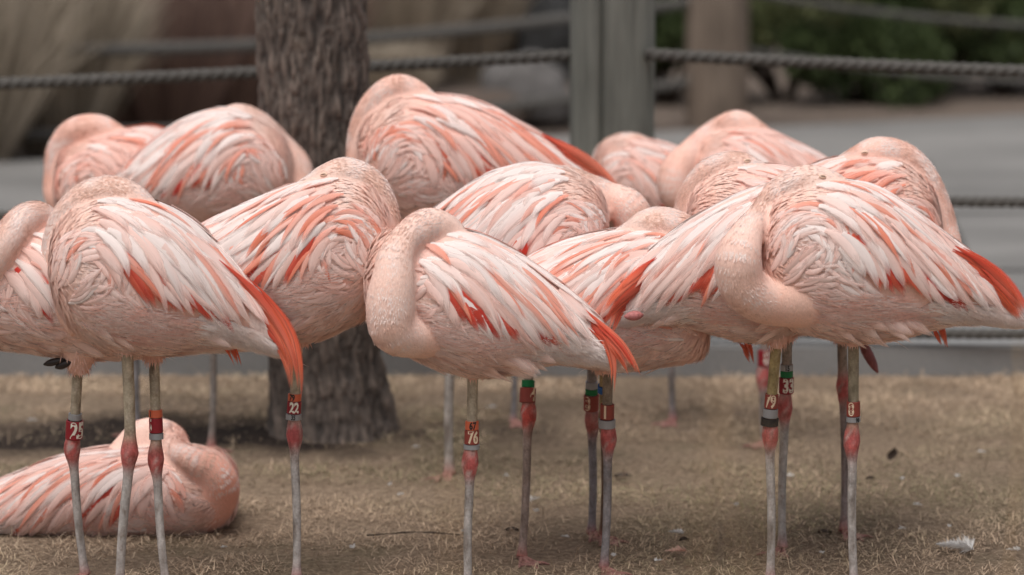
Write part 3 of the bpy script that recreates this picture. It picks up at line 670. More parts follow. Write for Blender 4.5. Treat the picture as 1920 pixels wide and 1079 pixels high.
    for sd in (1, -1):
        k = side == sd; P, N, TS, TP = B.fr(S[k], ph[k], sd); TS /= np.linalg.norm(TS, axis=1)[:, None]; TP /= np.linalg.norm(TP, axis=1)[:, None] + 1e-9
        f = np.array([mnoise.noise(Vector(p) * 8 + Vector((seed, 0, 0))) for p in P]); f2 = np.array([mnoise.noise(Vector(p) * 40) for p in P])
        th = R(-12) + f * R(38) + R(18) * np.clip(1 - np.abs(ph[k] + .25) / .4, 0, 1) - np.clip(.16 - a[k], 0, 1) / .16 * R(40) * np.sign(.2 - ph[k])
        Dv = np.cos(th)[:, None] * TS + np.sin(th)[:, None] * TP; m = len(P); tt = nr.rand(m)[:, None]
        c = bcol[None] * (.95 + .1 * f2[:, None]); c = lerp(c, tint(WHITE, .6)[None], tt * .35 * (a[k] > .1)[:, None]); c = lerp(c, tint(WHITE, .2)[None], np.clip((a[k] - .62) / .15, 0, 1)[:, None] * .7)
        chest = np.clip((.12 - a[k]) / .12, 0, 1)[:, None]; c = lerp(c, PINK[None], chest * .35)
        v, kk = blades(P + N * .001, N, Dv, nr.uniform(.018, .040, m), nr.uniform(.0016, .0042, m), nr.uniform(.02, .11, m), c, np.array([0, 0, -.12]), lerp(c, WHITE[None], .25)); VV.append(v); KK.append(kk)
    # neck coat: short, lies away from the head
    n = int(10000 * dens); i = nr.uniform(9, 41.9, n); i0 = i.astype(int); fr_ = (i - i0)[:, None]; c0 = NP[i0] * (1 - fr_) + NP[i0 + 1] * fr_; rr = NR[i0] * (1 - fr_[:, 0]) + NR[i0 + 1] * fr_[:, 0]
    T = NP[i0] - NP[i0 + 1]; T /= np.linalg.norm(T, axis=1)[:, None]; rnd = nr.normal(size=(n, 3)); rnd[:, 1] -= .5; N = rnd - T * (rnd * T).sum(1)[:, None]; N /= np.linalg.norm(N, axis=1)[:, None]
    nz_ = np.array([mnoise.noise(Vector(p) * 22 + Vector((seed, 1, 2))) for p in c0 + N * rr[:, None]])[:, None]
    c = ncol[None] * nr.uniform(.93, 1.05, (n, 1)); c = lerp(c, c * np.array([.90, .79, .72]), np.clip(nz_ * 2.4 + .1, 0, 1)); c = lerp(c, WHITE[None] * 1.02, np.clip(-nz_ * 2 + .2, 0, .8))
    v, kk = blades(c0 + N * (rr * .965)[:, None], N, T + nr.normal(0, .12, (n, 3)), nr.uniform(.006, .0115, n), nr.uniform(.0005, .0010, n), nr.uniform(.07, .22, n), c * .97, 0.0, lerp(c, WHITE[None], .45)); VV.append(v); KK.append(kk)
    # curling flank tufts along the lower edge of the wing, and loose fringe under the belly
    def tufts(m, a, p0, th0, curl, L, tc, q=12, lift=.011):
        g = lambda s_: nr.normal(0, s_, m * q); rp = lambda x: np.repeat(x, q)
        P, N = trace_b(B, rp(B.a2S(a)) + g(.007), rp(p0) + g(.045), rp(th0) + g(D(5)), rp(th0 + curl) + g(D(7)), rp(L) * nr.uniform(.65, 1.1, m * q))
        v, k_ = wisps(P, N, nr.uniform(.0010, .0026, m * q), lift * .85, np.repeat(tc, q, 0) * nr.uniform(.95, 1.04, (m * q, 1))); VV.extend(v); KK.extend(k_)
    U = lambda lo, hi, m: nr.uniform(lo, hi, m)
    m = int(tuftn); amax = .5 if gap_red > .8 else .64
    tufts(m, U(.13, amax, m), U(-.5, .0, m) - (.28 if gap_red > .8 else 0), D(1) * U(-22, 4, m), D(1) * U(10, 46, m), U(.045, .10, m), lerp(tint(PINK)[None], tint(WHITE, .5)[None], nr.rand(m, 1)))
    m = int(tuftn * .8); tufts(m, U(.1, .8, m), U(-1.2, -.35, m), D(1) * U(-20, 8, m), D(1) * U(-12, 14, m), U(.035, .07, m), lerp(bcol[None] * .95, tint(WHITE, .5)[None], nr.rand(m, 1) * .8), 14, .009)
    m = 105; tufts(m, U(.64, .96, m), U(-.95, -.3 if gap_red > .8 else .12, m), D(1) * U(-8, 20, m), D(1) * U(-16, 12, m), U(.03, .055, m), lerp(WHITE[None], np.array((.95, .89, .86))[None], nr.rand(m, 1)), 14, .014)
    m = 12; tufts(m, U(whorl[0] - .05, whorl[0] + .09, m), whorl[1] + U(-.3, .3, m), D(1) * U(-30, 50, m), D(1) * U(-60, -10, m), U(.02, .045, m), lerp(tint(PALE)[None], tint(WHITE, .5)[None], nr.rand(m, 1)), 12, .007)
    # fluff round the thighs
    for lg in legs:
        a_ = np.array(px(*lg['top'])); n = int(520 * dens); an = nr.uniform(0, 6.28, n); z = nr.uniform(.0, .055, n); r_ = .026 * np.clip(.65 + z / .05, .5, 1.7)
        N = np.stack([np.cos(an), np.sin(an), 0 * an], 1); P = a_[None] + N * r_[:, None] + np.stack([0 * z, 0 * z, z], 1); Dn = np.tile(np.array([0, 0, -1.0]), (n, 1)) + nr.normal(0, .18, (n, 3))
        v, kk = blades(P, N, Dn, nr.uniform(.010, .024, n), nr.uniform(.0009, .0018, n), nr.uniform(.02, .3, n), np.tile(bcol, (n, 1)) * nr.uniform(.92, 1.08, (n, 1))); VV.append(v); KK.append(kk)
    V = np.concatenate(VV); K = np.concatenate(KK); m = len(V); F = (np.arange(m)[:, None, None] * 5 + BL_F[None]).reshape(-1, 3)
    V = V.reshape(-1, 3)
    if lying: V[:, 2] = V[:, 2].clip(.002)
    me = mesh_np('down', V, F); vcol(me, K.reshape(-1, 3)); link('down', me, M_DOWN, root, False)['kind'] = 'stuff'
    # ---- eye
    if eye:
        ex, ey, tilt = eye; d = ray(ex, ey); best = None
        o0 = Vector((0, 0, CAMH)) - Vector((X0, Y0, 0)); hit, loc, nor, _ = body.ray_cast(o0, d.normalized())
        if hit:
            def disc(name, rx, rz, dz, mat, par, th):
                bm = bmesh.new(); bmesh.ops.create_uvsphere(bm, u_segments=16, v_segments=8, radius=1)
                Mx = Matrix.Translation(loc + nor * dz) @ nor.to_track_quat('Z', 'Y').to_matrix().to_4x4() @ Matrix.Rotation(tilt, 4, 'Z') @ Matrix.Diagonal((rx, rz, th, 1))
                bmesh.ops.transform(bm, matrix=Mx, verts=bm.verts); me = bpy.data.meshes.new(name); bm.to_mesh(me); bm.free(); return link(name, me, mat, par)
            e = disc('eye', .0075, .0048, .001, M_EYELID, root, .003); disc('eyelid_slit', .0050, .0012, .0042, M_SLIT, e, .0012)
    # ---- legs
    for lg in legs:
        top = px(*lg['top']); ft = ground(*lg['foot']) - Vector((X0, Y0, 0)); kt = lg['knee']
        yk = (ft.y + (top.y if abs(top.y) < .2 else 0)) * .5; kn = at(kt[0], kt[1], Y0 + yk) - Vector((X0, Y0, 0))
        gk = lg.get('r', .0098); P, Rr, C = [], [], []
        tib = np.array(lg.get('tib', (.50, .43, .32))); tar = np.array(lg.get('tar', (.50, .47, .45))); kc = np.array(lg.get('kc', (.58, .135, .125)))
        tp2 = top + Vector((0, 0, .03))
        for i in range(23):
            t = i / 22; P.append(tp2.lerp(kn, t)); e = math.exp(-((1 - t) * (tp2 - kn).length / .028) ** 2); Rr.append(gk * (1.0 + .12 * (1 - t)) + .0072 * e); C.append(lerp(tib, kc, min(1, e * 1.5)))
        for i in range(1, 30):
            t = i / 29; q = kn.lerp(ft, t) + Vector((sg * -.004 * math.sin(math.pi * t), 0, 0)); P.append(q); dl = t * (kn - ft).length; e = math.exp(-(dl / .026) ** 2); e2 = math.exp(-((1 - t) * .25 / .02) ** 2)
            Rr.append(gk * (.93 - .12 * t) + .0076 * e + .004 * e2); C.append(lerp(lerp(tar, kc, min(1, e * 1.6)), np.array((.55, .17, .14)), e2 * .8))
        P[-1] = P[-1] + Vector((0, 0, .006))
        v, f = tube_vf(P, Rr, 14, True, 1.0); C = np.repeat(np.array(C), 14, 0)
        for i_, p in enumerate(v):                      # knobbly heel
            e = math.exp(-((p - kn).length / .035) ** 2); v[i_] = p + Vector((-sg * .004 * e, 0, 0)) + (p - kn).normalized() * .0016 * e * mnoise.noise(p * 90)
            C[i_] *= 1 + .3 * mnoise.noise(p * 60); gm_ = max(0, mnoise.noise(Vector((p.x * 130, p.y * 130, p.z * 60))) * 1.6 - .12) * (.25 + e); C[i_] = lerp(C[i_], np.array((.62, .50, .46)), min(gm_, .8)); dk_ = max(0, mnoise.noise(Vector((p.x * 60, p.y * 60, p.z * 14 + 7))) - .25) * 2; C[i_] = lerp(C[i_], np.array((.13, .095, .07)), min(dk_, .6) * (1 - e))
        me = mesh('leg', v, f); vcol(me, C.clip(0, 1)); leg = link('leg', me, M_LEG, root)
        # webbed foot: three toes joined by a web, small hind toe
        V, F = [], []; fo = lg.get('fo', 1.15); fz = .001; hd = Vector((-sg * math.cos(fo), -math.sin(fo), 0)); sd = Vector((hd.y, -hd.x, 0)); c0 = ft + Vector((0, 0, fz + .003))
        for an, L in ((-.5, .072), (0, .082), (.5, .072), (3.0, .018)):
            dr = hd * math.cos(an) + sd * math.sin(an); pts = [c0 + dr * L * t + Vector((0, 0, -.0035 * t + .002 * math.sin(9 * t))) for t in np.linspace(0, 1, 7)]
            v, f = tube_vf(pts, [.0066, .0048, .0042, .0040, .0036, .003, .0012], 8); o = len(V); V += v; F += [tuple(i + o for i in q) for q in f]
        o = len(V); rim = [c0 + (hd * math.cos(an) + sd * math.sin(an)) * L for an, L in ((-.5, .064), (-.25, .056), (0, .074), (.25, .056), (.5, .064))]
        for dz in (-.001, -.004): V += [c0 + Vector((0, 0, dz))] + [r_ + Vector((0, 0, dz)) for r_ in rim]
        F += [(o, o + 1 + k, o + 2 + k) for k in range(4)] + [(o + 6, o + 8 + k, o + 7 + k) for k in range(4)]
        me = mesh('foot', V, F); vcol(me, [tuple(np.array((.40, .20, .17)))] * len(V)); link('foot', me, M_LEG, leg)
        # rings
        for bd in lg.get('bands', ()):
            y0, y1, mat, txt, tcol, ang = (list(bd) + [None, None, 0])[:6] if len(bd) < 6 else bd
            def onleg(y):
                zt = tp2.lerp(kn, .5); lo, hi = 0.0, 1.0
                for _ in range(24):
                    m_ = (lo + hi) / 2; w_ = tp2.lerp(kn, m_) + Vector((X0, Y0, 0)); rel = w_ - Vector((0, 0, CAMH)); dep = rel.y * CP - rel.z * SP; up = rel.y * SP + rel.z * CP; yy = 539.5 - FPX * up / dep
                    lo, hi = (m_, hi) if yy < y else (lo, m_)
                return tp2.lerp(kn, lo)
            a_, b_ = onleg(y0), onleg(y1); ax = (a_ - b_); h = ax.length; ax.normalize(); xr = Vector((1, 0, 0)); xr = (xr - ax * xr.dot(ax)).normalized(); yr = ax.cross(xr); r = gk * 1.26 + (.0006 if mat in ('red', 'brick') else 0); r = max(r, gk + .0072 * math.exp(-((b_ - kn).length / .028) ** 2) + .0034)
            V, F = [], []; ns = 28; gp = .0012
            ringp = [(-.0012, h * .02), (0, h * .06), (0, h * .94), (-.0012, h * .98), (-.003, h * .98), (-.003, h * .02)]
            for k in range(ns):
                c = 2 * math.pi * k / ns; bump = .0012 * math.exp(-((k - lg.get('seam', 16)) / 1.2) ** 2)
                for dr, z in ringp: V.append(b_ + ax * z + (xr * math.cos(c) + yr * math.sin(c)) * (r + dr + bump))
            m_ = len(ringp); F = [(k * m_ + j, ((k + 1) % ns) * m_ + j, ((k + 1) % ns) * m_ + (j + 1) % m_, k * m_ + (j + 1) % m_) for k in range(ns) for j in range(m_)]
            bo = link('leg_band', mesh('leg_band', V, F), M_BAND[mat], root, False)
            if txt:
                gv, gf = glyphs(txt); size = h * 1.12; V = []
                for gx, gy, gz in gv:
                    c = -math.pi / 2 + (gx * size * .66) / r + ang; V.append(b_ + ax * (h * .5 + gy * size) + (xr * math.cos(c) + yr * math.sin(c)) * (r + .0006))
                link('number', mesh('number', V, gf), M_PRINT[tcol], bo, False)
    # ---- tips of a foot tucked up under the belly, or a folded heel
    for tk in tucked:
        V, F = [], []
        for (x0_, y0_, x1_, y1_, w0) in tk['lobes']:
            A, Bp = px(x0_, y0_, tk['w']), px(x1_, y1_, tk['w'] + .01); pts = [A.lerp(Bp, t) for t in np.linspace(0, 1, 7)]
            v, f = tube_vf(pts, [w0 * mpp * k for k in (.25, .75, 1, 1, .9, .65, .15)], 10); o = len(V); V += v; F += [tuple(i + o for i in q) for q in f]
        me = mesh('tucked_foot', V, F)
        if tk.get('skin'): vcol(me, [tk['skin']] * len(V)); link('tucked_foot', me, M_LEG, root)
        else: link('tucked_foot', me, M_CLAW, root)
    return root

G_, S_, O_ = 'green', 'silver', 'orange'
flamingo('pale flamingo facing left with long red primaries drooping past its tail, above the lying flamingo', (265, 1108),
    [(94, 470, 520), (102, 438, 558), (118, 412, 596), (144, 390, 624), (180, 374, 645), (240, 370, 660), (300, 384, 664), (350, 412, 660), (400, 455, 652), (450, 507, 650), (500, 565, 660), (532, 612, 668)],
    [(165, 600, -.0, 46), (120, 556, -.01, 38), (105, 500, -.015, 30), (110, 445, -.015, 29), (134, 400, -.015, 33), (172, 372, -.015, 36), (212, 365, -.012, 36), (250, 375, -.008, 31), (284, 396, -.005, 20), (325, 425, -.005, 9)],
    legs=[dict(top=(238, 652, .02), knee=(246, 850), foot=(224, 1106), r=.0108), dict(top=(288, 668, -.03), knee=(295, 862), foot=(312, 1104), bands=[(768, 783, O_, '3', 'black', -.85), (783, 812, 'red', '5', 'white', -.95), (812, 824, S_)])],
    prim=[dict(p=[(400, 500, .075), (470, 556, .07), (522, 620, .055), (546, 680, .05), (554, 748, .05)], n=12, spread=.024, w=.022)],
    seed=1, white=.36, gap_red=1.3, streak=.2)
flamingo('flamingo cut by the picture edge, slender pale neck, dark foot tucked under its belly', (160, 1084),
    [(-150, 500, 560), (-130, 460, 600), (-90, 435, 630), (-30, 425, 648), (40, 420, 658), (110, 422, 668), (190, 440, 672), (270, 490, 668), (340, 540, 660), (400, 590, 656), (440, 620, 655)],
    [(-60, 610, .02, 44), (-70, 560, .07, 40), (-40, 520, .10, 36), (-8, 480, .10, 33), (18, 445, .08, 32), (45, 415, .04, 32), (75, 406, .01, 29), (105, 420, 0, 18), (140, 440, 0, 8)],
    legs=[dict(top=(148, 690, .03), knee=(138, 842), foot=(160, 1082), thigh=1.15, bands=[(775, 787, S_), (787, 823, 'red', '25', 'white', .5)])],
    prim=[dict(p=[(410, 630, .03), (432, 655, .03), (448, 690, .03)], n=4, spread=.012, w=.008)], tucked=[dict(w=.05, lobes=[(82, 684, 122, 674, 7), (104, 690, 134, 678, 8)])], seed=2, tuftn=30)
flamingo('flamingo facing right with closed eye showing, head over orange streaked back by the tree', (556, 1088),
    [(734, 412, 460), (722, 382, 535), (700, 354, 582), (655, 335, 610), (605, 334, 632), (560, 345, 637), (510, 365, 628), (460, 386, 600), (420, 404, 570), (385, 422, 545), (345, 450, 540), (300, 495, 540)],
    [(690, 540, -.03, 40), (718, 485, -.012, 32), (727, 428, -.018, 25), (717, 386, -.018, 29), (692, 350, -.018, 34), (650, 330, -.014, 36), (612, 333, -.008, 27), (575, 345, -.002, 14), (540, 362, 0, 7)],
    legs=[dict(top=(560, 640, .0), knee=(549, 815), foot=(556, 1090), bands=[(738, 752, O_, '79', 'black', -.35), (752, 776, 'red', '22', 'white', 0.05), (776, 787, S_, '35', 'black', 0)], kc=(.46, .10, .10))],
    eye=(607, 328, .2), seed=3, streak=.36, white=.22)
flamingo('flamingo resting its hanging neck loop before its breast, orange wispy tail, leg ring 76', (878, 1106),
    [(683, 500, 545), (694, 462, 592), (716, 440, 628), (752, 436, 655), (790, 436, 676), (835, 434, 692), (885, 438, 703), (935, 460, 702), (985, 490, 692), (1035, 526, 680), (1085, 566, 681), (1122, 604, 685), (1148, 638, 690)],
    [(920, 585, -.03, 86), (868, 596, .01, 78), (818, 610, .04, 64), (772, 624, .076, 49), (736, 618, .115, 44), (732, 570, .12, 46), (737, 525, .115, 41), (742, 482, .10, 34), (762, 448, .065, 31), (802, 428, .02, 39), (838, 432, .0, 31), (868, 450, .0, 18), (905, 475, 0, 8)],
    legs=[dict(top=(887, 698, .0), knee=(884, 868), foot=(878, 1106), bands=[(789, 806, O_, '67', 'black', .12), (806, 833, 'brick', '76', 'cream', .2), (833, 842, S_)])],
    prim=[dict(p=[(1070, 575, .06), (1115, 610, .06), (1155, 645, .05), (1178, 680, .05), (1190, 712, .05)], n=8, spread=.012, w=.011, conv=-.2), dict(p=[(1100, 605, .05), (1135, 640, .05), (1150, 685, .05), (1148, 738, .05)], n=5, spread=.008, w=.010)],
    tucked=[dict(w=-.04, lobes=[(905, 704, 925, 708, 6), (990, 684, 1008, 680, 6)])], seed=4, gap_red=.6, streak=.16, white=.3, tuftn=110, whorl=(.27, .1))
flamingo('flamingo with looped neck, closed eye and dark red wingtips, ring 8 on leg', (1604, 1110),
    [(1424, 440, 545), (1432, 400, 580), (1452, 372, 598), (1500, 350, 618), (1560, 338, 634), (1620, 346, 641), (1680, 374, 634), (1740, 416, 618), (1800, 464, 606), (1850, 506, 608), (1888, 548, 610), (1912, 585, 606)],
    [(1620, 530, -.03, 90), (1560, 542, .01, 82), (1500, 552, .038, 66), (1442, 562, .068, 49), (1405, 550, .095, 43), (1386, 520, .105, 45), (1386, 478, .11, 43), (1403, 436, .07, 30), (1428, 402, .02, 25), (1460, 366, -.008, 31), (1505, 347, -.01, 38), (1550, 347, -.008, 32), (1592, 358, -.002, 18), (1640, 380, 0, 8)],
    legs=[dict(top=(1600, 636, .0), knee=(1600, 828), foot=(1602, 1108), tib=(.34, .29, .2), bands=[(752, 781, 'brick', '8', 'cream', -.45), (781, 791, S_, '98', 'black', .5)])],
    prim=[dict(p=[(1780, 480, .06), (1830, 505, .06), (1875, 540, .05), (1905, 575, .04), (1920, 602, .04)], n=10, spread=.026, w=.022, black=.15), dict(p=[(1752, 600, -.04), (1764, 625, -.04), (1772, 655, -.04)], n=4, spread=.012, w=.008)],
    tucked=[dict(w=.02, lobes=[(1562, 618, 1570, 630, 6)])], eye=(1542, 332, -.15), seed=5, gap_red=.9, streak=.2, white=.24, tuftn=60, whorl=(.16, .25))
flamingo('flamingo facing right behind the looped neck one, tail with folded pink heel showing beneath', (1446, 1094),
    [(1560, 430, 540), (1548, 392, 582), (1512, 362, 612), (1462, 346, 635), (1410, 358, 638), (1350, 386, 626), (1290, 422, 610), (1230, 468, 604), (1185, 520, 607), (1155, 562, 608)],
    [(1530, 560, -.05, 40), (1560, 505, -.08, 32), (1562, 445, -.08, 26), (1540, 395, -.06, 28), (1505, 365, -.03, 32), (1465, 358, -.01, 24), (1420, 375, 0, 9)],
    legs=[dict(top=(1458, 640, .02), knee=(1441, 815), foot=(1444, 1094), tib=(.46, .36, .17), bands=[(738, 766, 'brick', '79', 'cream', -.25), (766, 783, S_), (783, 798, 'black')])],
    prim=[dict(p=[(1270, 480, .085), (1210, 515, .08), (1160, 555, .06), (1122, 606, .05)], n=8, spread=.020, w=.022, pale=.1), dict(p=[(1190, 545, .06), (1160, 580, .055), (1143, 628, .05)], n=4, spread=.008, w=.012)],
    tucked=[dict(w=.075, skin=(.55, .20, .19), lobes=[(1206, 591, 1170, 594, 9)]), dict(w=.02, lobes=[(1400, 640, 1412, 642, 5), (1416, 640, 1426, 641, 5)])], seed=6, streak=.14, white=.3, gap_red=1)
flamingo('flamingo peeking out with closed eye, head turned back, its leg ring reading 33', (1468, 1036),
    [(1284, 408, 440), (1295, 370, 500), (1320, 342, 560), (1360, 318, 600), (1420, 310, 620), (1480, 316, 625), (1540, 342, 620), (1600, 378, 612), (1660, 424, 604), (1700, 470, 600)],
    [(1310, 540, -.02, 38), (1290, 470, -.01, 32), (1285, 418, -.014, 26), (1298, 369, -.016, 28), (1330, 331, -.016, 32), (1372, 314, -.015, 32), (1412, 318, -.005, 24), (1450, 335, 0, 10)],
    legs=[dict(top=(1476, 628, .0), knee=(1474, 765), foot=(1467, 1032), tib=(.36, .31, .27), bands=[(683, 695, S_, '15', 'black', 0), (695, 707, G_), (707, 738, 'red', '33', 'white', .25)])],
    prim=[dict(p=[(1390, 632, .02), (1402, 652, .02), (1410, 684, .02)], n=4, spread=.01, w=.009)], eye=(1401, 302, 0), seed=7, sal=.08, streak=.2)
flamingo('salmon flamingo facing right with raised head crown and closed eye, rearmost of the right huddle', (1582, 1002),
    [(1766, 418, 470), (1752, 364, 540), (1726, 328, 580), (1692, 303, 610), (1640, 297, 625), (1590, 295, 630), (1540, 306, 620), (1490, 332, 602), (1440, 372, 592), (1405, 405, 580)],
    [(1735, 550, .0, 40), (1770, 490, -.0, 36), (1768, 430, -.012, 29), (1753, 378, -.016, 28), (1726, 328, -.018, 30), (1688, 297, -.016, 33), (1640, 287, -.015, 31), (1600, 295, -.005, 18), (1560, 310, 0, 8)],
    legs=[dict(top=(1578, 632, .0), knee=(1580, 730), foot=(1582, 1000), tib=(.40, .33, .28), tar=(.34, .28, .27))], tucked=[dict(w=-.05, skin=(.34, .12, .12), lobes=[(1612, 635, 1646, 700, 10)])],
    eye=(1621, 287, .15), seed=8, sal=.22, streak=.5, white=.15)
flamingo('flamingo facing right behind the ring 76 one, rounded back and pale neck bulge', (1030, 1030),
    [(1142, 400, 450), (1128, 366, 510), (1098, 338, 560), (1052, 315, 600), (990, 309, 620), (930, 324, 622), (880, 350, 608), (840, 380, 580), (800, 412, 550), (770, 440, 530)],
    [(1100, 520, -.02, 40), (1160, 500, -.04, 38), (1188, 440, -.05, 38), (1178, 392, -.05, 38), (1140, 370, -.06, 30), (1095, 348, -.05, 26), (1045, 334, -.02, 25), (1000, 335, 0, 10)],
    legs=[dict(top=(995, 640, .0), knee=(988, 778), foot=(978, 1050), tib=(.38, .33, .27), tar=(.38, .29, .25), kc=(.58, .10, .08), bands=[(713, 727, G_), (727, 756, 'brick', '4', 'cream', .7)]),
          dict(top=(1112, 640, -.03), knee=(1108, 790), foot=(1109, 1003), tib=(.36, .33, .33), tar=(.32, .3, .32), kc=(.5, .16, .14), bands=[(715, 728, S_), (728, 739, G_), (739, 769, 'brick', '8', 'cream', -.6)])],
    seed=9, streak=.34, white=.34)
flamingo('flamingo with pale domed head facing right under the wing of its neighbour, silver leg ring', (1134, 1072),
    [(1330, 560, 640), (1322, 500, 662), (1292, 456, 674), (1240, 438, 684), (1180, 432, 692), (1120, 440, 690), (1060, 456, 676), (1010, 478, 645), (978, 502, 610), (955, 530, 590)],
    [(1285, 620, .02, 44), (1316, 555, -.02, 36), (1316, 490, -.04, 33), (1290, 445, -.035, 34), (1250, 424, -.02, 36), (1212, 424, -.008, 32), (1172, 438, -.002, 18), (1130, 452, 0, 8)],
    legs=[dict(top=(1140, 688, .02), knee=(1138, 822), foot=(1132, 1070), tib=(.3, .24, .18), tar=(.31, .29, .3), bands=[(757, 786, 'brick', '1', 'cream', -.35), (786, 802, S_)]),
          dict(top=(1130, 690, -.03), knee=(1129, 790), foot=(1128, 1010), r=.006, tib=(.4, .31, .17), tar=(.2, .13, .09), kc=(.25, .16, .1), bands=[(722, 735, 'blue')])],
    tucked=[dict(w=.0, lobes=[(1190, 690, 1205, 696, 6)])], seed=10, streak=.34, white=.26)
flamingo('tall blurred flamingo between the tree and the grey post, high arched neck, red wingtips', (842, 892),
    [(668, 265, 300), (679, 234, 352), (704, 206, 388), (740, 183, 420), (800, 177, 440), (860, 183, 445), (920, 203, 438), (980, 234, 422), (1040, 270, 402), (1090, 303, 388), (1130, 333, 376), (1156, 356, 366)],
    [(730, 385, 0, 42), (686, 340, -.005, 32), (673, 290, -.012, 25), (679, 240, -.014, 25), (704, 195, -.014, 28), (742, 168, -.012, 29), (780, 173, -.01, 24), (812, 188, 0, 13), (850, 210, 0, 7)],
    legs=[dict(top=(845, 450, .0), knee=(846, 640), foot=(843, 893), tib=(.4, .37, .34), tar=(.42, .39, .36), r=.0125)],
    prim=[dict(p=[(1010, 262, .05), (1070, 292, .05), (1120, 325, .04), (1158, 358, .04)], n=8, spread=.02, w=.022)], seed=11, sal=.14, streak=.5, white=.2, dens=.6, tuftn=30, W=.125)
flamingo('blurred flamingo facing right between the tree trunk and the rearmost flock edge', (397, 842),
    [(548, 300, 362), (534, 266, 392), (502, 236, 412), (462, 213, 424), (420, 205, 432), (370, 216, 432), (320, 242, 428), (275, 276, 415), (242, 306, 400), (222, 326, 385)],
    [(520, 380, -.02, 36), (556, 350, -.06, 30), (556, 312, -.08, 29), (525, 275, -.08, 27), (485, 236, -.05, 27), (442, 221, -.02, 27), (405, 230, 0, 14), (370, 245, 0, 7)],
    legs=[dict(top=(398, 450, .0), knee=(398, 610), foot=(396, 842), tib=(.3, .26, .23), tar=(.27, .24, .22))], seed=12, sal=.05, streak=.3, white=.36, dens=.6, tuftn=30)
flamingo('blurred salmon flamingo facing left at the back, arched bare neck, above the lying flamingo', (258, 812),
    [(104, 312, 380), (115, 288, 412), (148, 270, 432), (190, 254, 440), (240, 243, 440), (290, 242, 432), (345, 268, 420), (400, 300, 402), (440, 330, 390)],
    [(150, 400, 0, 38), (112, 368, -.005, 30), (106, 322, -.012, 24), (113, 282, -.015, 26), (142, 250, -.015, 30), (184, 241, -.012, 27), (220, 250, -.005, 18), (255, 265, 0, 8)],
    legs=[dict(top=(258, 450, .0), knee=(258, 595), foot=(258, 812), tib=(.3, .29, .29), tar=(.29, .28, .29))], seed=13, sal=.3, streak=.4, white=.08, dens=.6, tuftn=20)
flamingo('small dull blurred flamingo huddled at the foot of the tall grey post', (1262, 792),
    [(1110, 312, 345), (1122, 284, 400), (1160, 264, 430), (1210, 262, 448), (1260, 275, 450), (1310, 300, 442), (1360, 332, 425), (1395, 358, 405)],
    [(1160, 400, 0, 34), (1128, 365, -.02, 26), (1124, 325, -.03, 20), (1136, 290, -.03, 22), (1165, 272, -.02, 23), (1200, 270, -.005, 18), (1235, 282, 0, 8)],
    legs=[dict(top=(1262, 455, .0), knee=(1262, 590), foot=(1262, 792), tib=(.3, .27, .26), tar=(.28, .26, .26))], seed=14, sal=.1, streak=.18, white=.12, dens=.6, tuftn=20)
flamingo('blurred flamingo with upright head bump and pink neck loop, right of the tall grey post', (1434, 832),
    [(1288, 305, 410), (1302, 268, 436), (1340, 247, 450), (1390, 239, 460), (1440, 245, 460), (1490, 268, 450), (1530, 290, 440), (1572, 322, 422), (1600, 348, 405)],
    [(1400, 390, 0, 46), (1345, 398, .04, 40), (1300, 385, .08, 35), (1268, 360, .09, 34), (1268, 322, .08, 32), (1296, 284, .035, 24), (1338, 250, -.01, 24), (1385, 236, -.01, 30), (1425, 245, 0, 16), (1460, 262, 0, 7)],
    legs=[dict(top=(1434, 465, .0), knee=(1433, 706), foot=(1434, 832), tib=(.36, .3, .27), tar=(.3, .27, .26), bands=[(655, 686, 'red', '8', 'white', .3)])], seed=15, sal=.2, streak=.22, white=.12, dens=.6, tuftn=20)
flamingo('flamingo standing hidden behind the rounded back one, only one thin grey leg showing', (962, 793),
    [(1045, 440, 470), (1035, 415, 500), (1010, 400, 520), (970, 392, 530), (930, 395, 525), (895, 410, 510), (870, 430, 495)],
    [(1010, 470, 0, 30), (1030, 440, -.03, 22), (1020, 410, -.03, 20), (990, 400, -.02, 22), (960, 402, 0, 18), (930, 412, 0, 7)],
    legs=[dict(top=(962, 535, .0), knee=(962, 640), foot=(962, 793), tib=(.3, .29, .3), tar=(.3, .29, .3), r=.0085)], seed=17, dens=.3, tuftn=10, fcount=.5, W=.1)
flamingo('flamingo lying on the lawn with folded legs hidden, salmon breast, head tucked on its back', (230, 985),
    [(446, 908, 935), (441, 882, 956), (425, 860, 976), (398, 846, 990), (358, 838, 1000), (300, 840, 1004), (240, 842, 1005), (170, 848, 1005), (110, 862, 1005), (50, 884, 1005), (0, 906, 1004), (-60, 935, 1003), (-110, 958, 1000)],
    [(320, 955, 0, 60), (385, 952, .05, 48), (411, 912, .085, 40), (394, 882, .095, 33), (364, 866, .095, 28), (337, 853, .055, 26), (322, 842, -.01, 28), (312, 832, -.05, 44), (272, 826, -.05, 43), (234, 842, -.03, 28), (200, 858, 0, 10)],
    seed=16, blush=.75, sal=.14, streak=.26, white=.2, lying=True, whorl=(.3, .1), W=.13)

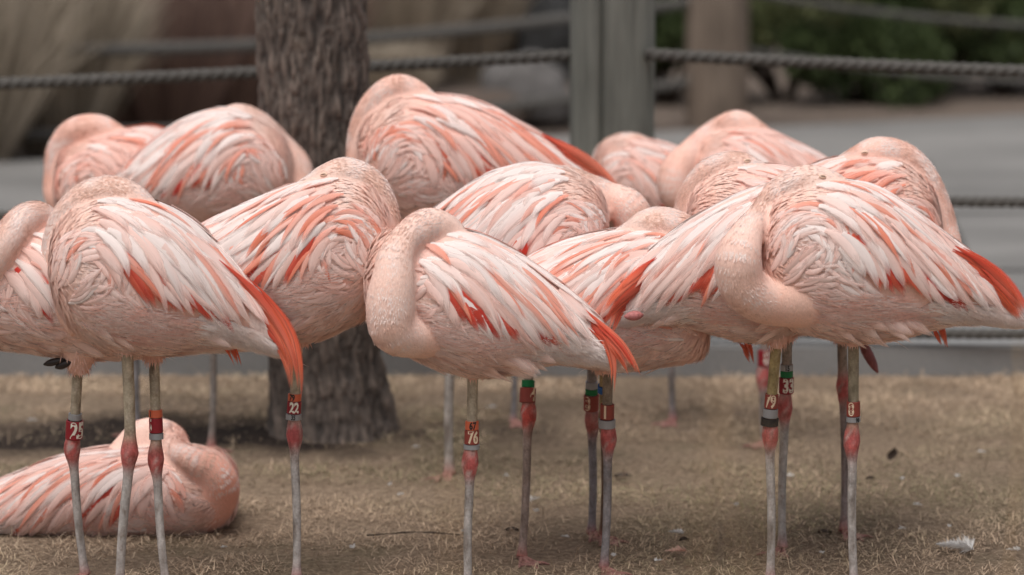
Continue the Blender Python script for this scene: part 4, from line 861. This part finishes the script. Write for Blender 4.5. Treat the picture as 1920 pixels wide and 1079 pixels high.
# ================================================================ SMALL THINGS ON THE LAWN
M_WHITE = m_attr('white_down', .9, .3)
def fallen(x, y, L, label, n=120, col=(.8, .78, .76), seed=0):
    r_ = np.random.RandomState(seed); p = ground(x, y); ax = r_.uniform(0, 6.28); t = r_.rand(n); sd = np.where(r_.rand(n) < .5, 1, -1)
    d = np.array([math.cos(ax), math.sin(ax) * .6, .05]); s = np.array([-d[1], d[0], 0])
    ro = d[None] * ((t - .5) * L)[:, None] + np.array([0, 0, .012]); ti = ro + (d[None] * .5 + s[None] * sd[:, None] + r_.normal(0, .25, (n, 3)) + np.array([0, 0, .35])) * (L * .35 * (1.1 - t))[:, None]; ti[:, 2] = ti[:, 2].clip(.004)
    me = blades_mesh('fallen_feather', ro, ti, np.full(n, .0007), np.tile(np.array(col), (n, 1)) * r_.uniform(.85, 1.1, (n, 1)), .05)
    o = link('fallen_feather', me, M_WHITE, smooth=False); o.location = (p.x, p.y, .004); tag(o, label, 'feather', 'moulted feathers on the lawn')
fallen(1790, 1040, .085, 'fluffy white moulted feather on the dry grass right of leg ring 8', 520, seed=1)
fallen(1268, 1012, .035, 'small white feather lying just above the pinkish fallen feather', 90, seed=2)
fallen(1268, 1048, .05, 'pinkish fallen feather on the dry grass between silver and black leg rings', 120, (.8, .55, .45), seed=3)
for i, (x, y, L) in enumerate([(730, 922, .03), (752, 940, .025), (1000, 950, .05), (1005, 972, .03), (920, 775, .03), (950, 905, .02), (1795, 905, .025), (1690, 910, .02), (1690, 1005, .025), (1235, 1065, .02), (1480, 905, .03), (780, 850, .02), (1780, 1000, .02), (1900, 1045, .03), (60, 800, .03), (870, 1010, .02), (660, 1040, .03), (1060, 1020, .02), (1380, 960, .025), (1720, 960, .03), (420, 1040, .02), (1540, 1050, .02), (1840, 860, .03), (1150, 1055, .025)]):
    fallen(x, y, L, 'tiny white tuft of moulted down caught in the lawn', 45, seed=10 + i)
def twig():
    P = [ground(x, y, .014) for x, y in ((688, 1004), (730, 1001), (770, 998), (815, 999), (862, 1003))]
    v, f = tube_vf([Vector(p) for p in catmull([list(p) for p in P], 20)], [.0014 + .0005 * math.sin(i) for i in range(20)], 7)
    tag(link('twig', mesh('twig', v, f), m_plain('twig_bark', (.05, .036, .028), .9, .3, 60)), 'thin dark twig lying on the dry lawn', 'twig')
twig()
M_DLEAF = m_plain('dead_leaf', (.045, .028, .02), .8, .4, 50)
for i, (x, y, L, lb) in enumerate([(1673, 872, .035, 'upright dark dead leaf on the lawn behind leg ring 8'), (1632, 905, .02, 'tiny dark leaf scrap beside the upright dead leaf'), (960, 1002, .03, 'dark leaf scrap near the foot of the leg ringed 4'), (1546, 1006, .03, 'dark leaf scrap left of the foot of leg ring 8'), (1168, 900, .04, 'flat dark leaf behind the silver ringed leg'), (1283, 1020, .02, 'dark leaf above the pinkish fallen feather')]):
    p = ground(x, y); V, F = [], []
    for k in range(7):
        t = k / 6; w_ = L * .35 * math.sin(math.pi * min(t * .95 + .05, 1)); zz = .006 + (L * .9 * t if i == 0 else (.003 * math.sin(3 * t))); xx = (t - .5) * L * (.3 if i == 0 else 1)
        V += [(xx - (w_ if i == 0 else 0), -(0 if i == 0 else w_), zz + .004), (xx, .004, zz - .001), (xx + (w_ if i == 0 else 0), (0 if i == 0 else w_), zz + .005)]
    F = [(3 * k + j, 3 * k + j + 1, 3 * k + j + 4, 3 * k + j + 3) for k in range(6) for j in range(2)]
    o = link('dead_leaf', mesh('dead_leaf', V, F), M_DLEAF); o.location = (p.x, p.y, 0); tag(o, lb, 'leaf', 'dead leaves on the lawn')
# out of focus straw stalk close to the lens side of the lawn
def stalk(x0, y0, x1, y1, Yd, label):
    b = at(x0, y0, Yd); t_ = at(x1, y1, Yd); dirv = (b - t_) / (b.z - t_.z); foot = b - dirv * b.z
    P = [foot.lerp(t_, k / 14) + Vector((.006 * math.sin(k * .7), 0, 0)) for k in range(15)]; e = empty('straw_stalk', foot); tag(e, label, 'grass stalk')
    v, f = tube_vf([p - foot for p in P], [.0022 - .0001 * k for k in range(15)], 7); me = mesh('stem', v, f); vcol(me, [(.5, .34, .18)] * len(v)); link('stem', me, M_LEAF, e)
    v, f = tube_vf([P[6] - foot + Vector((.004 * k, -.004 * k, .018 * k - .0012 * k * k)) for k in range(8)], [.003, .0035, .0035, .003, .0025, .002, .0015, .0006], 6, True, .3); me = mesh('blade', v, f); vcol(me, [(.46, .33, .17)] * len(v)); link('blade', me, M_LEAF, e)
stalk(1885, 1070, 1912, 640, 3.6, 'thin straw grass stalk rising close to the camera at the lawn edge')
for i_, (xa_, xb_, yt_, Yd_) in enumerate([(1300, 1345, 780, 2.5), (1375, 1350, 730, 2.7), (1420, 1440, 800, 2.4), (835, 850, 860, 2.5)]):
    stalk(xa_, 1070, xb_, yt_, Yd_, ['dry straw stalk nearest the lens among three close together', 'tallest of three close straw stalks', 'shortest of three close straw stalks', 'lone straw stalk close to the lens below leg ring 76'][i_])
